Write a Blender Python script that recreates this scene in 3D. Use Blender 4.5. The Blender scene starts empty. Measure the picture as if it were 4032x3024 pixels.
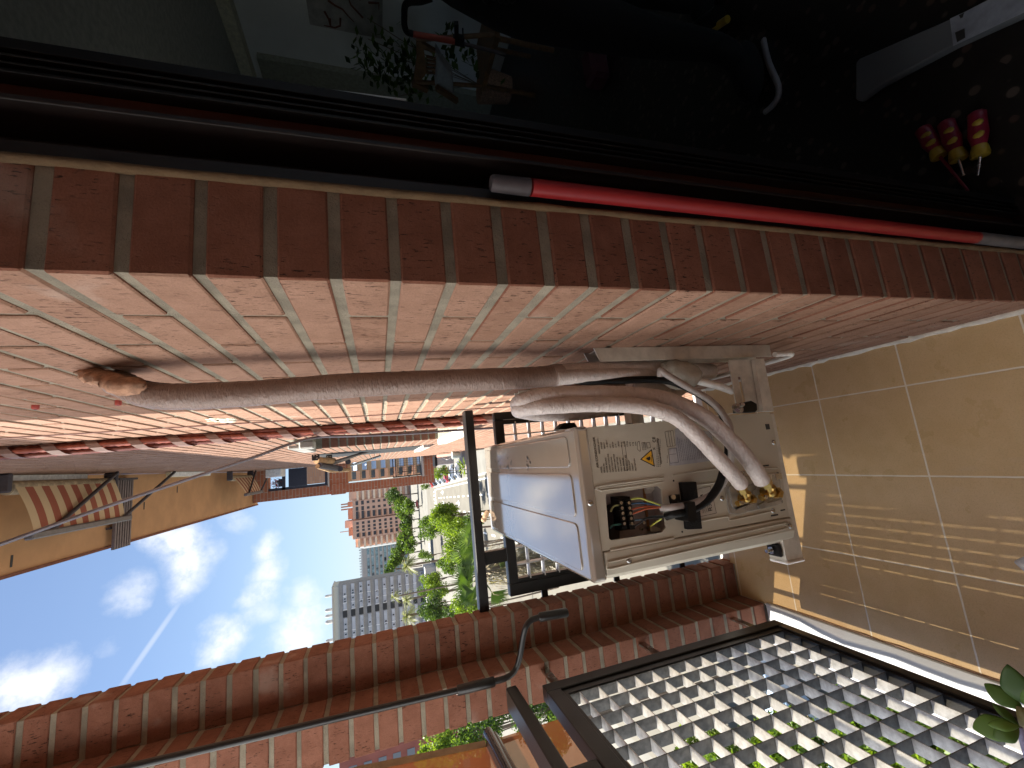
import bpy, bmesh, math, random
from math import sin, cos, pi, radians, atan2, hypot, sqrt
from mathutils import Vector, Matrix
random.seed(7)
SC = bpy.context.scene
COL = SC.collection

# ---------------------------------------------------------------- camera (photo is turned a quarter: world up is image left)
RIGHT = Vector((-0.09836498, -0.29575686, -0.95018536))
DOWN = Vector((-0.98072465, 0.19079702, 0.04213855))
FWD = Vector((0.16882977, 0.93601516, -0.30882379))
FPX = 1662.3
cd = bpy.data.cameras.new('camera')
cam = bpy.data.objects.new('camera', cd)
COL.objects.link(cam)
SC.camera = cam
cd.sensor_width = 36.0
cd.lens = 36.0 * FPX / 4032.0
cd.clip_start = 0.02
cd.clip_end = 6000
cam.matrix_world = Matrix((( RIGHT.x, -DOWN.x, -FWD.x, 0), (RIGHT.y, -DOWN.y, -FWD.y, 0), (RIGHT.z, -DOWN.z, -FWD.z, 0), (0, 0, 0, 1)))

def ray(px, py):
    return RIGHT * ((px - 2016) / FPX) + DOWN * ((py - 1512) / FPX) + FWD
def P(px, py, ax, val):
    "the point of the plane ax = val that is seen at pixel px, py of the photograph"
    r = ray(px, py)
    return r * (val / r['xyz'.index(ax)])

# ---------------------------------------------------------------- sun and sky
SUN = Vector((-0.51, 0.15, 1.0)).normalized()
EL = math.asin(SUN.z)
AZ = atan2(SUN.x, SUN.y)
sd = bpy.data.lights.new('sun', 'SUN')
sd.energy = 4.8
sd.angle = radians(0.53)
sd.color = (1.0, 0.95, 0.86)
so = bpy.data.objects.new('sun', sd)
so.rotation_euler = SUN.to_track_quat('Z', 'Y').to_euler()
COL.objects.link(so)
SC.view_settings.view_transform = 'Standard'
SC.view_settings.look = 'None'
SC.view_settings.exposure = 1.85
SC.view_settings.gamma = 1.0

world = bpy.data.worlds.new('World')
SC.world = world
world.use_nodes = True
W = world.node_tree
for n in list(W.nodes): W.nodes.remove(n)

class NT:
    "small helper to write node trees"
    def __init__(s, tree): s.t = tree
    def n(s, typ, **k):
        nd = s.t.nodes.new(typ)
        for a, v in k.items():
            if a.startswith('i_'):
                key = a[2:]
                nd.inputs[int(key) if key.isdigit() else key.replace('_', ' ')].default_value = v
            else: setattr(nd, a, v)
        return nd
    def l(s, a, b): s.t.links.new(a, b)
    def set(s, sock, v):
        if isinstance(v, (int, float, tuple, list)): sock.default_value = v
        else: s.l(v, sock)
    def m(s, op, a, b=0.0, c=None, clamp=False):
        nd = s.t.nodes.new('ShaderNodeMath'); nd.operation = op; nd.use_clamp = clamp
        s.set(nd.inputs[0], a); s.set(nd.inputs[1], b)
        if c is not None: s.set(nd.inputs[2], c)
        return nd.outputs[0]
    def mix(s, f, a, b, blend='MIX'):
        nd = s.t.nodes.new('ShaderNodeMix'); nd.data_type = 'RGBA'; nd.blend_type = blend
        s.set(nd.inputs[0], f); s.set(nd.inputs[6], a); s.set(nd.inputs[7], b)
        return nd.outputs[2]
    def noise(s, vec, scale, detail=4, rough=0.55, w=None):
        nd = s.t.nodes.new('ShaderNodeTexNoise')
        nd.inputs['Scale'].default_value = scale; nd.inputs['Detail'].default_value = detail; nd.inputs['Roughness'].default_value = rough
        if vec is not None: s.l(vec, nd.inputs['Vector'])
        return nd.outputs['Fac']
    def ramp(s, f, lo, hi, a=0.0, b=1.0):
        nd = s.t.nodes.new('ShaderNodeMapRange'); nd.interpolation_type = 'SMOOTHSTEP'
        s.set(nd.inputs[0], f)
        for i, v in enumerate((lo, hi, a, b)): nd.inputs[i + 1].default_value = v
        return nd.outputs[0]
    def scale(s, vec, xyz):
        nd = s.t.nodes.new('ShaderNodeVectorMath'); nd.operation = 'MULTIPLY'
        s.l(vec, nd.inputs[0]); nd.inputs[1].default_value = xyz
        return nd.outputs[0]

nt = NT(W)
sky = nt.n('ShaderNodeTexSky', sky_type='NISHITA', sun_disc=False, sun_elevation=EL, sun_rotation=AZ, air_density=1.0, dust_density=0.6, ozone_density=3.2)
tc = nt.n('ShaderNodeTexCoord')
dirv = tc.outputs['Generated']
nz = nt.n('ShaderNodeTexNoise'); nz.inputs['Scale'].default_value = 7.0; nz.inputs['Detail'].default_value = 7.0; nz.inputs['Roughness'].default_value = 0.62
nt.l(dirv, nz.inputs['Vector'])
off = nt.n('ShaderNodeVectorMath', operation='SUBTRACT'); nt.l(nz.outputs['Color'], off.inputs[0]); off.inputs[1].default_value = (0.5, 0.5, 0.5)
off2 = nt.n('ShaderNodeVectorMath', operation='SCALE'); nt.l(off.outputs[0], off2.inputs[0]); off2.inputs[3].default_value = 0.10
wob = nt.n('ShaderNodeVectorMath', operation='ADD'); nt.l(dirv, wob.inputs[0]); nt.l(off2.outputs[0], wob.inputs[1])
# cumulus wisps: direction (given by where they hang in the sky), size, density
CL = [((645, 2110), .07, .8), ((705, 2150), .08, 1), ((730, 2230), .085, 1), ((720, 2310), .06, .8), ((480, 2350), .05, .5), ((470, 2400), .04, .5), ((1045, 2160), .05, .8),
      ((1050, 2240), .06, .8), ((1035, 2330), .055, .8), ((1035, 2420), .05, .5), ((1190, 2330), .06, .7), ((1180, 2430), .075, 1), ((1170, 2510), .08, 1), ((900, 2520), .06, .9), ((850, 2570), .05, .9),
      ((130, 2700), .075, 1), ((190, 2650), .06, .8), ((935, 2045), .05, .4), ((960, 2470), .04, .6), ((400, 2560), .03, .2)]
tot = None
for (px, py), r, dens in CL:
    d = ray(px, py).normalized()
    ds = nt.n('ShaderNodeVectorMath', operation='DISTANCE'); nt.l(wob.outputs[0], ds.inputs[0]); ds.inputs[1].default_value = d
    v = nt.ramp(ds.outputs['Value'], r * .78, r * 0.05, 0.0, dens)
    tot = v if tot is None else nt.m('MAXIMUM', tot, v)
fine = nt.noise(dirv, 26.0, 6, 0.65)
cl = nt.m('MULTIPLY', tot, nt.ramp(fine, 0.30, 0.60, 0.45, 1.0), clamp=True)
# contrail: a great circle arc between two directions
ca, cb = ray(705, 2375).normalized(), ray(475, 2705).normalized()
cn = ca.cross(cb).normalized(); mid = (ca + cb).normalized()
dt = nt.n('ShaderNodeVectorMath', operation='DOT_PRODUCT'); nt.l(dirv, dt.inputs[0]); dt.inputs[1].default_value = cn
line = nt.ramp(nt.m('ABSOLUTE', dt.outputs['Value']), 0.0065, 0.001, 0.0, 0.42)
dm = nt.n('ShaderNodeVectorMath', operation='DOT_PRODUCT'); nt.l(dirv, dm.inputs[0]); dm.inputs[1].default_value = mid
line = nt.m('MULTIPLY', line, nt.ramp(dm.outputs['Value'], ca.dot(mid) - .003, ca.dot(mid) + .004))
veil = nt.m('MULTIPLY', nt.noise(nt.scale(dirv, (1, 1, 3)), 2.2, 5, 0.6), 0.06)
cl = nt.m('MAXIMUM', nt.m('MAXIMUM', cl, line), veil, clamp=True)
sep = nt.n('ShaderNodeSeparateXYZ'); nt.l(dirv, sep.inputs[0])
hz = nt.ramp(sep.outputs['Z'], 0.40, -0.02, 0.0, 0.60)
base = nt.mix(hz, sky.outputs[0], (3.7, 4.7, 5.8, 1))
skyc = nt.mix(cl, base, (6.6, 6.7, 6.9, 1))
bg = nt.n('ShaderNodeBackground'); nt.l(skyc, bg.inputs[0]); bg.inputs[1].default_value = 0.05
wo = nt.n('ShaderNodeOutputWorld'); nt.l(bg.outputs[0], wo.inputs[0])

# ---------------------------------------------------------------- mesh builder
class MB:
    def __init__(s): s.v = []; s.f = []; s.r = []; s.mi = []; s.sm = []
    def add(s, vs, fs, rnd=None, mi=0, sm=False):
        o = len(s.v); s.v += [tuple(v) for v in vs]
        rnd = random.random() if rnd is None else rnd
        for f in fs:
            s.f.append([o + i for i in f]); s.r.append(rnd); s.mi.append(mi); s.sm.append(sm)
    def box(s, x0, x1, y0, y1, z0, z1, **k):
        x0, x1 = sorted((x0, x1)); y0, y1 = sorted((y0, y1)); z0, z1 = sorted((z0, z1))
        s.add([(x, y, z) for x in (x0, x1) for y in (y0, y1) for z in (z0, z1)],
              [(0, 1, 3, 2), (4, 6, 7, 5), (0, 4, 5, 1), (2, 3, 7, 6), (0, 2, 6, 4), (1, 5, 7, 3)], **k)
    def cbox(s, x0, x1, y0, y1, z0, z1, c=0.002, jit=0.0, **k):
        "box with all edges chamfered"
        ctr = ((x0 + x1) / 2, (y0 + y1) / 2, (z0 + z1) / 2); h = (abs(x1 - x0) / 2, abs(y1 - y0) / 2, abs(z1 - z0) / 2)
        vs = []; idx = {}
        for sx in (-1, 1):
            for sy in (-1, 1):
                for sz in (-1, 1):
                    sg = (sx, sy, sz)
                    for a in range(3):
                        p = [ctr[i] + sg[i] * (h[i] - (0 if i == a else c)) + (random.uniform(-jit, jit) if i != a else 0) for i in range(3)]
                        idx[(sg, a)] = len(vs); vs.append(p)
        fs = []
        for a in range(3):
            b, d = (a + 1) % 3, (a + 2) % 3
            for q in (-1, 1):
                def key(u, w):
                    sg = [0, 0, 0]; sg[a] = q; sg[b] = u; sg[d] = w; return idx[(tuple(sg), a)]
                f = [key(-1, -1), key(1, -1), key(1, 1), key(-1, 1)]
                fs.append(f if q > 0 else f[::-1])
            for u in (-1, 1):
                for w in (-1, 1):
                    def k2(q, ax):
                        sg = [0, 0, 0]; sg[a] = q; sg[b] = u; sg[d] = w; return idx[(tuple(sg), ax)]
                    f = [k2(-1, b), k2(1, b), k2(1, d), k2(-1, d)]
                    fs.append(f if u * w > 0 else f[::-1])
        for sx in (-1, 1):
            for sy in (-1, 1):
                for sz in (-1, 1):
                    f = [idx[((sx, sy, sz), a)] for a in range(3)]
                    fs.append(f if sx * sy * sz > 0 else f[::-1])
        s.add(vs, fs, **k)
    def beam(s, a, b, w, h, up=(0, 0, 1), **k):
        "box section w (sideways) by h (along up) from a to b"
        a = Vector(a); b = Vector(b); d = (b - a).normalized(); up = Vector(up)
        x = d.cross(up)
        if x.length < 1e-4: x = d.cross(Vector((1, 0, 0)))
        x.normalize(); u = x.cross(d).normalized()
        vs = [p + x * (w / 2 * i) + u * (h / 2 * j) for p in (a, b) for i, j in ((-1, -1), (1, -1), (1, 1), (-1, 1))]
        s.add(vs, [(3, 2, 1, 0), (4, 5, 6, 7), (0, 1, 5, 4), (1, 2, 6, 5), (2, 3, 7, 6), (3, 0, 4, 7)], **k)
    def prism(s, pts, off, **k):
        off = Vector(off); n = len(pts); vs = [Vector(p) for p in pts] + [Vector(p) + off for p in pts]
        s.add(vs, [list(range(n))[::-1], list(range(n, 2 * n))] + [(i, (i + 1) % n, (i + 1) % n + n, i + n) for i in range(n)], **k)
    def quad(s, pts, **k): s.add(pts, [tuple(range(len(pts)))], **k)
    def tube(s, pts, r, n=12, cap=True, wr=0.0, flat=1.0, **k):
        pts = [Vector(p) for p in pts]; N = len(pts)
        rs = list(r) if isinstance(r, (list, tuple)) else [r] * N
        t = [(pts[min(i + 1, N - 1)] - pts[max(i - 1, 0)]).normalized() for i in range(N)]
        u = t[0].orthogonal().normalized(); vs = []
        for i in range(N):
            u = (u - t[i] * u.dot(t[i])).normalized(); w = t[i].cross(u)
            for j in range(n):
                a = 2 * pi * j / n
                rr = rs[i] * (1 + (random.uniform(-wr, wr) if wr else 0))
                vs.append(pts[i] + u * (cos(a) * rr) + w * (sin(a) * rr * flat))
        fs = [(i * n + j, i * n + (j + 1) % n, (i + 1) * n + (j + 1) % n, (i + 1) * n + j) for i in range(N - 1) for j in range(n)]
        k.setdefault('sm', True)
        s.add(vs, fs, **k)
        if cap:
            k['sm'] = False
            s.add(vs[:n], [tuple(range(n))[::-1]], **k); s.add(vs[-n:], [tuple(range(n))], **k)
    def ball(s, c, r, nu=14, nv=9, sc=(1, 1, 1), **k):
        vs = [Vector(c) + Vector((r * sc[0] * sin(pi * j / nv) * cos(2 * pi * i / nu), r * sc[1] * sin(pi * j / nv) * sin(2 * pi * i / nu), r * sc[2] * cos(pi * j / nv))) for j in range(nv + 1) for i in range(nu)]
        k.setdefault('sm', True)
        s.add(vs, [(j * nu + i, (j + 1) * nu + i, (j + 1) * nu + (i + 1) % nu, j * nu + (i + 1) % nu) for j in range(nv) for i in range(nu)], **k)
    def build(s, name, mats, parent=None, bevel=0.0, seg=2, origin=None, fix=True):
        me = bpy.data.meshes.new(name)
        base = Vector((0, 0, 0))
        if parent is not None: base = abs_loc(parent)
        elif origin is not None: base = Vector(origin)
        me.from_pydata([(v[0] - base.x, v[1] - base.y, v[2] - base.z) for v in s.v], [], s.f)
        at = me.attributes.new('rnd', 'FLOAT', 'FACE')
        at.data.foreach_set('value', s.r)
        me.polygons.foreach_set('material_index', s.mi)
        me.polygons.foreach_set('use_smooth', s.sm)
        for m in (mats if isinstance(mats, (list, tuple)) else [mats]): me.materials.append(m)
        me.update()
        if fix and len(s.f) < 60000:
            bm = bmesh.new(); bm.from_mesh(me); bmesh.ops.recalc_face_normals(bm, faces=bm.faces); bm.to_mesh(me); bm.free()
        o = bpy.data.objects.new(name, me); COL.objects.link(o)
        if parent is not None: o.parent = parent
        elif origin is not None: o.location = base
        if bevel:
            b = o.modifiers.new('bevel', 'BEVEL'); b.width = bevel; b.segments = seg; b.limit_method = 'ANGLE'; b.angle_limit = radians(40)
        return o
def abs_loc(o):
    v = Vector((0, 0, 0))
    while o is not None: v = v + Vector(o.location); o = o.parent
    return v
def tag(o, label=None, cat=None, group=None, kind=None):
    if label: o['label'] = label
    if cat: o['category'] = cat
    if group: o['group'] = group
    if kind: o['kind'] = kind
    return o
def thing(name, loc, label, cat, group=None):
    o = bpy.data.objects.new(name, None); o.empty_display_size = 0.1
    o.location = loc; COL.objects.link(o)
    return tag(o, label, cat, group)
def clone(root, loc, rz=None, label=None):
    def cp(o, par):
        c = o.copy(); COL.objects.link(c); c.parent = par
        for ch in [x for x in bpy.data.objects if x.parent == o]: cp(ch, c)
        return c
    r = cp(root, None); r.location = loc
    if rz is not None: r.rotation_euler = (0, 0, rz)
    if label: r['label'] = label
    return r
def smooth(pts, n=8):
    "Catmull-Rom curve through the points"
    pts = [Vector(p) for p in pts]; q = [pts[0] * 2 - pts[1]] + pts + [pts[-1] * 2 - pts[-2]]; out = []
    for i in range(1, len(q) - 2):
        a, b, c, d = q[i - 1:i + 3]
        for k in range(n):
            t = k / n
            out.append(0.5 * ((2 * b) + (c - a) * t + (2 * a - 5 * b + 4 * c - d) * t * t + (3 * b - a - 3 * c + d) * t ** 3))
    return out + [pts[-1]]

# ---------------------------------------------------------------- materials
def mat(name, col=(.5, .5, .5), rough=.6, metal=0.0, var=0.0, nscale=30, namt=0.15, bump=0.0, bscale=200, spec=0.5, coat=0.0, trans=0.0, rough_var=0.0, emit=None):
    m = bpy.data.materials.new(name); m.use_nodes = True
    t = NT(m.node_tree); bs = m.node_tree.nodes['Principled BSDF']
    bs.inputs['Roughness'].default_value = rough; bs.inputs['Metallic'].default_value = metal
    bs.inputs['Specular IOR Level'].default_value = spec; bs.inputs['Coat Weight'].default_value = coat
    if trans: bs.inputs['Transmission Weight'].default_value = trans
    tc = t.n('ShaderNodeTexCoord'); ov = tc.outputs['Object']
    c = t.noise(ov, nscale, 5, .6)
    lo = tuple(x * (1 - namt) for x in col) + (1,); hi = tuple(min(1, x * (1 + namt)) for x in col) + (1,)
    cc = t.mix(t.ramp(c, .3, .7), lo, hi)
    if var:
        a = t.n('ShaderNodeAttribute', attribute_name='rnd')
        cc = t.mix(1.0, cc, t.mix(a.outputs['Fac'], (1 - var,) * 3 + (1,), (1 + var,) * 3 + (1,)), 'MULTIPLY')
    t.l(cc, bs.inputs['Base Color'])
    if rough_var: t.l(t.ramp(t.noise(ov, nscale * .4, 4), .3, .7, max(0, rough - rough_var), rough + rough_var), bs.inputs['Roughness'])
    if bump:
        b = t.n('ShaderNodeBump'); b.inputs['Strength'].default_value = bump; b.inputs['Distance'].default_value = .002
        t.l(t.noise(ov, bscale, 4), b.inputs['Height']); t.l(b.outputs[0], bs.inputs['Normal'])
    if emit:
        bs.inputs['Emission Color'].default_value = emit[0] + (1,); bs.inputs['Emission Strength'].default_value = emit[1]
    return m
def brick_mat(name, c1, c2, slit=True):
    m = bpy.data.materials.new(name); m.use_nodes = True
    t = NT(m.node_tree); bs = m.node_tree.nodes['Principled BSDF']
    tc = t.n('ShaderNodeTexCoord'); ov = tc.outputs['Object']; a = t.n('ShaderNodeAttribute', attribute_name='rnd')
    base = t.mix(a.outputs['Fac'], c1 + (1,), c2 + (1,))
    mott = t.ramp(t.noise(ov, 22, 6, .65), .3, .72)
    base = t.mix(t.m('MULTIPLY', mott, .35), base, tuple(min(1, x * 1.45 + .03) for x in c2) + (1,))
    grain = t.noise(ov, 420, 3, .7)
    base = t.mix(t.ramp(grain, .35, .75, 0, .35), base, tuple(x * .55 for x in c1) + (1,))
    sl = t.noise(t.scale(ov, (330, 330, 62)), 1.0, 3, .6)
    slm = t.ramp(sl, .595, .655)
    patch = t.ramp(t.noise(ov, 9, 3), .40, .58, .15, 1.0)
    slm = t.m('MULTIPLY', slm, patch)
    if slit: base = t.mix(t.m('MULTIPLY', slm, .9), base, tuple(x * .16 for x in c1) + (1,))
    bl = t.ramp(t.noise(ov, 5, 4), .62, .72, 0, .22)
    base = t.mix(bl, base, (.55, .5, .44, 1))
    t.l(base, bs.inputs['Base Color']); bs.inputs['Roughness'].default_value = .86; bs.inputs['Specular IOR Level'].default_value = .25
    h = t.m('SUBTRACT', t.m('ADD', t.m('MULTIPLY', grain, .35), t.m('MULTIPLY', mott, .4)), t.m('MULTIPLY', slm, 1.3 if slit else .2))
    b = t.n('ShaderNodeBump'); b.inputs['Strength'].default_value = .75; b.inputs['Distance'].default_value = .0022
    t.l(h, b.inputs['Height']); t.l(b.outputs[0], bs.inputs['Normal'])
    return m
def mortar_mat(name, col):
    m = bpy.data.materials.new(name); m.use_nodes = True
    t = NT(m.node_tree); bs = m.node_tree.nodes['Principled BSDF']
    tc = t.n('ShaderNodeTexCoord'); ov = tc.outputs['Object']
    g = t.noise(ov, 260, 5, .75); l = t.noise(ov, 18, 4)
    c = t.mix(t.ramp(l, .35, .65), tuple(x * .8 for x in col) + (1,), tuple(min(1, x * 1.2) for x in col) + (1,))
    c = t.mix(t.ramp(g, .5, .8, 0, .6), c, tuple(x * .5 for x in col) + (1,))
    t.l(c, bs.inputs['Base Color']); bs.inputs['Roughness'].default_value = .95
    b = t.n('ShaderNodeBump'); b.inputs['Strength'].default_value = .9; b.inputs['Distance'].default_value = .004
    t.l(g, b.inputs['Height']); t.l(b.outputs[0], bs.inputs['Normal'])
    return m
def leaf_mat(name, c1, c2, trans=.45):
    m = bpy.data.materials.new(name); m.use_nodes = True
    t = NT(m.node_tree); N = m.node_tree.nodes; bs = N['Principled BSDF']; out = N['Material Output']
    a = t.n('ShaderNodeAttribute', attribute_name='rnd')
    c = t.mix(a.outputs['Fac'], c1 + (1,), c2 + (1,))
    t.l(c, bs.inputs['Base Color']); bs.inputs['Roughness'].default_value = .5
    tr = t.n('ShaderNodeBsdfTranslucent'); t.l(t.mix(1.0, c, (1.5, 1.6, .5, 1), 'MULTIPLY'), tr.inputs[0])
    mx = t.n('ShaderNodeMixShader'); mx.inputs[0].default_value = trans
    t.l(bs.outputs[0], mx.inputs[1]); t.l(tr.outputs[0], mx.inputs[2]); t.l(mx.outputs[0], out.inputs[0])
    return m
M = {}
M['brick'] = brick_mat('pink_brick', (.245, .132, .086), (.31, .178, .122))
M['brick_jamb'] = brick_mat('shade_dark_brick', (.17, .067, .04), (.235, .098, .06))  # wall brick darkened, the dim reveal's shade put into its colour
M['mortar'] = mortar_mat('mortar', (.27, .235, .175))
M['concrete'] = mat('concrete', (.5, .47, .42), .9, bump=.4, bscale=60)
M['plaster'] = mat('orange_plaster', (.53, .29, .135), .85, nscale=3, namt=.1, bump=.3, bscale=150)
M['black_metal'] = mat('black_painted_metal', (.009, .0085, .0085), .36, bump=.12, bscale=400, nscale=12, namt=.3)
M['galv'] = mat('galvanised_grey', (.30, .305, .31), .5, metal=.35, nscale=55, namt=.4, bump=.3, bscale=120)
M['beige'] = mat('beige_enamel', (.53, .495, .405), .34, bump=.10, bscale=900, nscale=4, namt=.04)
M['beige_gloss'] = mat('beige_gloss_enamel', (.33, .295, .25), .13, bump=.03, bscale=300, nscale=6, namt=.05, coat=1.0, spec=.8, rough_var=.06)
M['white_metal'] = mat('white_powder_coat', (.60, .57, .50), .42, bump=.1, bscale=500)
M['white'] = mat('white_plastic', (.78, .77, .75), .35)
M['wrap'] = mat('pale_tape_wrap', (.56, .50, .48), .42, nscale=25, namt=.14, bump=.7, bscale=110)
M['hose'] = mat('pink_grey_insulation', (.56, .47, .44), .45, nscale=30, namt=.12, bump=.8, bscale=160)
M['black_rubber'] = mat('black_rubber', (.006, .006, .006), .45)
M['grey_cable'] = mat('grey_cable', (.40, .36, .34), .45)
M['zinc_lit'] = mat('zinc_lit', (.62, .63, .64), .5, nscale=55, namt=.22, bump=.3, bscale=120)  # slat zinc lightened for the sky light on their tops
M['zinc_shaded'] = mat('zinc_shaded', (.12, .12, .118), .55, metal=.2, nscale=55, namt=.35, bump=.3, bscale=120)  # same zinc darkened for the shade on the upright bars
M['galv_lit'] = mat('galvanised_lit', (.55, .55, .55), .5, metal=.1)  # lighter galvanised copy, sky light on the bar tops put into its colour
M['brass'] = mat('brass', (.50, .33, .10), .28, metal=1.0, nscale=60)
M['steel'] = mat('zinc_steel', (.55, .56, .55), .2, metal=1.0, nscale=40, rough_var=.1)
M['galvplate'] = mat('galvanised_plate', (.42, .42, .40), .3, metal=.55, nscale=18, namt=.3, rough_var=.12)
M['dark'] = mat('dark_recess', (.03, .03, .03), .7)
M['ink'] = mat('black_print', (.035, .033, .03), .6)
M['yellow'] = mat('yellow_sticker', (.85, .45, .02), .45)
M['label_grey'] = mat('silver_grey_label', (.42, .43, .46), .25, coat=.5)
M['label_text'] = mat('grey_print', (.16, .16, .17), .5)
M['terra'] = mat('terracotta_filler', (.34, .19, .12), .95, nscale=60, namt=.4, bump=1.0, bscale=90)
M['filler'] = mat('white_filler', (.75, .72, .68), .9, bump=1.0, bscale=200)
M['redpipe'] = mat('red_corrugated_conduit', (.20, .05, .03), .5, var=.25)
M['browntape'] = mat('brown_tape', (.19, .115, .095), .6)
M['frame'] = mat('dark_brown_aluminium', (.012, .007, .006), .5, nscale=8, namt=.3)
M['redtube'] = mat('red_tube_paint', (.27, .016, .018), .38, nscale=10, namt=.05)
M['sleeve'] = mat('grey_sleeve', (.06, .05, .055), .6)
M['wood'] = mat('honey_wood', (.16, .075, .025), .5, nscale=20, namt=.3)
M['wallroom'] = mat('room_wall_paint', (.78, .79, .78), .9, nscale=3, namt=.05)
M['black_cloth'] = mat('black_cloth', (.004, .004, .004), .9, bump=.3, bscale=60)
M['greycloth'] = mat('grey_cloth', (.35, .34, .32), .9)
M['skin'] = mat('skin', (.45, .26, .18), .55)
M['foam'] = mat('grey_board', (.12, .13, .14), .6, nscale=5, namt=.1)
M['jade'] = leaf_mat('jade_leaf', (.05, .12, .025), (.16, .30, .05), .3)
M['leafA'] = leaf_mat('bright_leaf', (.085, .14, .02), (.22, .29, .04), .5)
M['leafB'] = leaf_mat('dark_leaf', (.02, .045, .012), (.10, .16, .03), .35)
M['leafC'] = leaf_mat('mid_leaf', (.045, .085, .02), (.15, .22, .04), .45)
M['palm'] = leaf_mat('palm_leaf', (.05, .095, .02), (.22, .30, .09), .4)
M['datepalm'] = leaf_mat('date_palm_leaf', (.12, .14, .06), (.28, .28, .14), .3)
M['dead'] = leaf_mat('dead_frond', (.10, .07, .035), (.34, .27, .17), .25)
M['bark'] = mat('bark', (.20, .15, .11), .95, bump=.8, bscale=20)
M['black_rubber'].node_tree.nodes['Principled BSDF'].inputs['Specular IOR Level'].default_value = .25
M['glass'] = mat('window_glass', (.035, .045, .055), .12, spec=.8)
M['asphalt'] = mat('asphalt', (.135, .124, .10), .9, nscale=.15, namt=.12)
M['paving'] = mat('pale_paving', (.165, .158, .138), .9, nscale=.3, namt=.12)
M['paint'] = mat('road_paint', (.72, .72, .70), .7)

def tile_mat():
    m = bpy.data.materials.new('ochre_floor_tiles'); m.use_nodes = True
    t = NT(m.node_tree); bs = m.node_tree.nodes['Principled BSDF']
    tc = t.n('ShaderNodeTexCoord'); ov = tc.outputs['Object']
    sp = t.n('ShaderNodeSeparateXYZ'); t.l(ov, sp.inputs[0])
    wob = t.m('MULTIPLY', t.m('SUBTRACT', t.noise(ov, 30, 3), .5), .006)
    def g(o, s0, w):
        q = t.m('ADD', t.m('DIVIDE', t.m('SUBTRACT', o, s0), .2469), wob)
        fr = t.m('ABSOLUTE', t.m('SUBTRACT', t.m('FRACT', t.m('ADD', q, .5)), .5))
        return t.ramp(fr, w, w * .55)
    ix = t.m('FLOOR', t.m('DIVIDE', t.m('SUBTRACT', sp.outputs['X'], .0855), .2469)); iy = t.m('FLOOR', t.m('DIVIDE', t.m('SUBTRACT', sp.outputs['Y'], 1.0214), .2469))
    cv = t.n('ShaderNodeCombineXYZ'); t.l(ix, cv.inputs[0]); t.l(iy, cv.inputs[1])
    wn = t.n('ShaderNodeTexWhiteNoise'); t.l(cv.outputs[0], wn.inputs['Vector'])
    gm = t.m('MAXIMUM', g(sp.outputs['X'], .0855, .0105), g(sp.outputs['Y'], 1.0214, .0105), clamp=True)
    c = t.mix(t.ramp(t.noise(ov, 7, 6, .7), .3, .7), (.61, .425, .215, 1), (.68, .49, .27, 1))
    c = t.mix(t.m('MULTIPLY', wn.outputs['Value'], .22), c, (.47, .31, .17, 1))
    c = t.mix(t.ramp(t.noise(ov, 300, 3, .7), .45, .8, 0, .35), c, (.25, .14, .06, 1))
    # pale scuffs and dust, running with the sweep of a cloth
    sc = t.noise(t.scale(ov, (9, 3, 1)), 1.0, 7, .72)
    c = t.mix(t.ramp(sc, .60, .74, 0, .35), c, (.60, .46, .32, 1))
    sk = t.noise(t.scale(ov, (60, 8, 1)), 1.0, 4, .7)
    c = t.mix(t.ramp(sk, .66, .74, 0, .18), c, (.62, .5, .38, 1))
    c = t.mix(gm, c, t.mix(t.noise(ov, 60, 4), (.74, .66, .52, 1), (.86, .79, .66, 1)))
    t.l(c, bs.inputs['Base Color'])
    t.l(t.ramp(t.noise(ov, 12, 5), .3, .7, .26, .42), bs.inputs['Roughness'])
    b = t.n('ShaderNodeBump'); b.inputs['Strength'].default_value = .5; b.inputs['Distance'].default_value = .002
    h = t.m('SUBTRACT', t.m('MULTIPLY', t.noise(ov, 90, 4), .25), gm)
    t.l(h, b.inputs['Height']); t.l(b.outputs[0], bs.inputs['Normal'])
    return m
M['tiles'] = tile_mat()
M['beige_gloss'].node_tree.nodes['Principled BSDF'].inputs['Coat IOR'].default_value = 2.05
M['beige_gloss'].node_tree.nodes['Principled BSDF'].inputs['Coat Roughness'].default_value = .08

def text_obj(body, size, loc, rot, m, parent, name='lettering', ext=.0002, align='LEFT'):
    cu = bpy.data.curves.new(name, 'FONT'); cu.body = body; cu.size = size; cu.extrude = ext; cu.align_x = align
    tmp = bpy.data.objects.new(name, cu); COL.objects.link(tmp)
    bpy.context.view_layer.update()
    me = bpy.data.meshes.new_from_object(tmp.evaluated_get(bpy.context.evaluated_depsgraph_get()))
    bpy.data.objects.remove(tmp); bpy.data.curves.remove(cu)
    o = bpy.data.objects.new(name, me); COL.objects.link(o)
    me.materials.clear(); me.materials.append(m); o.parent = parent
    o.rotation_euler = rot; o.location = Vector(loc) - abs_loc(parent)
    return o

# ================================================================ THE BALCONY
XW = 0.2122          # face of the house wall
YJ = 0.4774          # face of the door reveal
FZ = -1.40           # balcony floor
COURSE = 0.0652
def zrow(k): return 0.0364 + k * COURSE      # centre of the k-th bed joint

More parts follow.
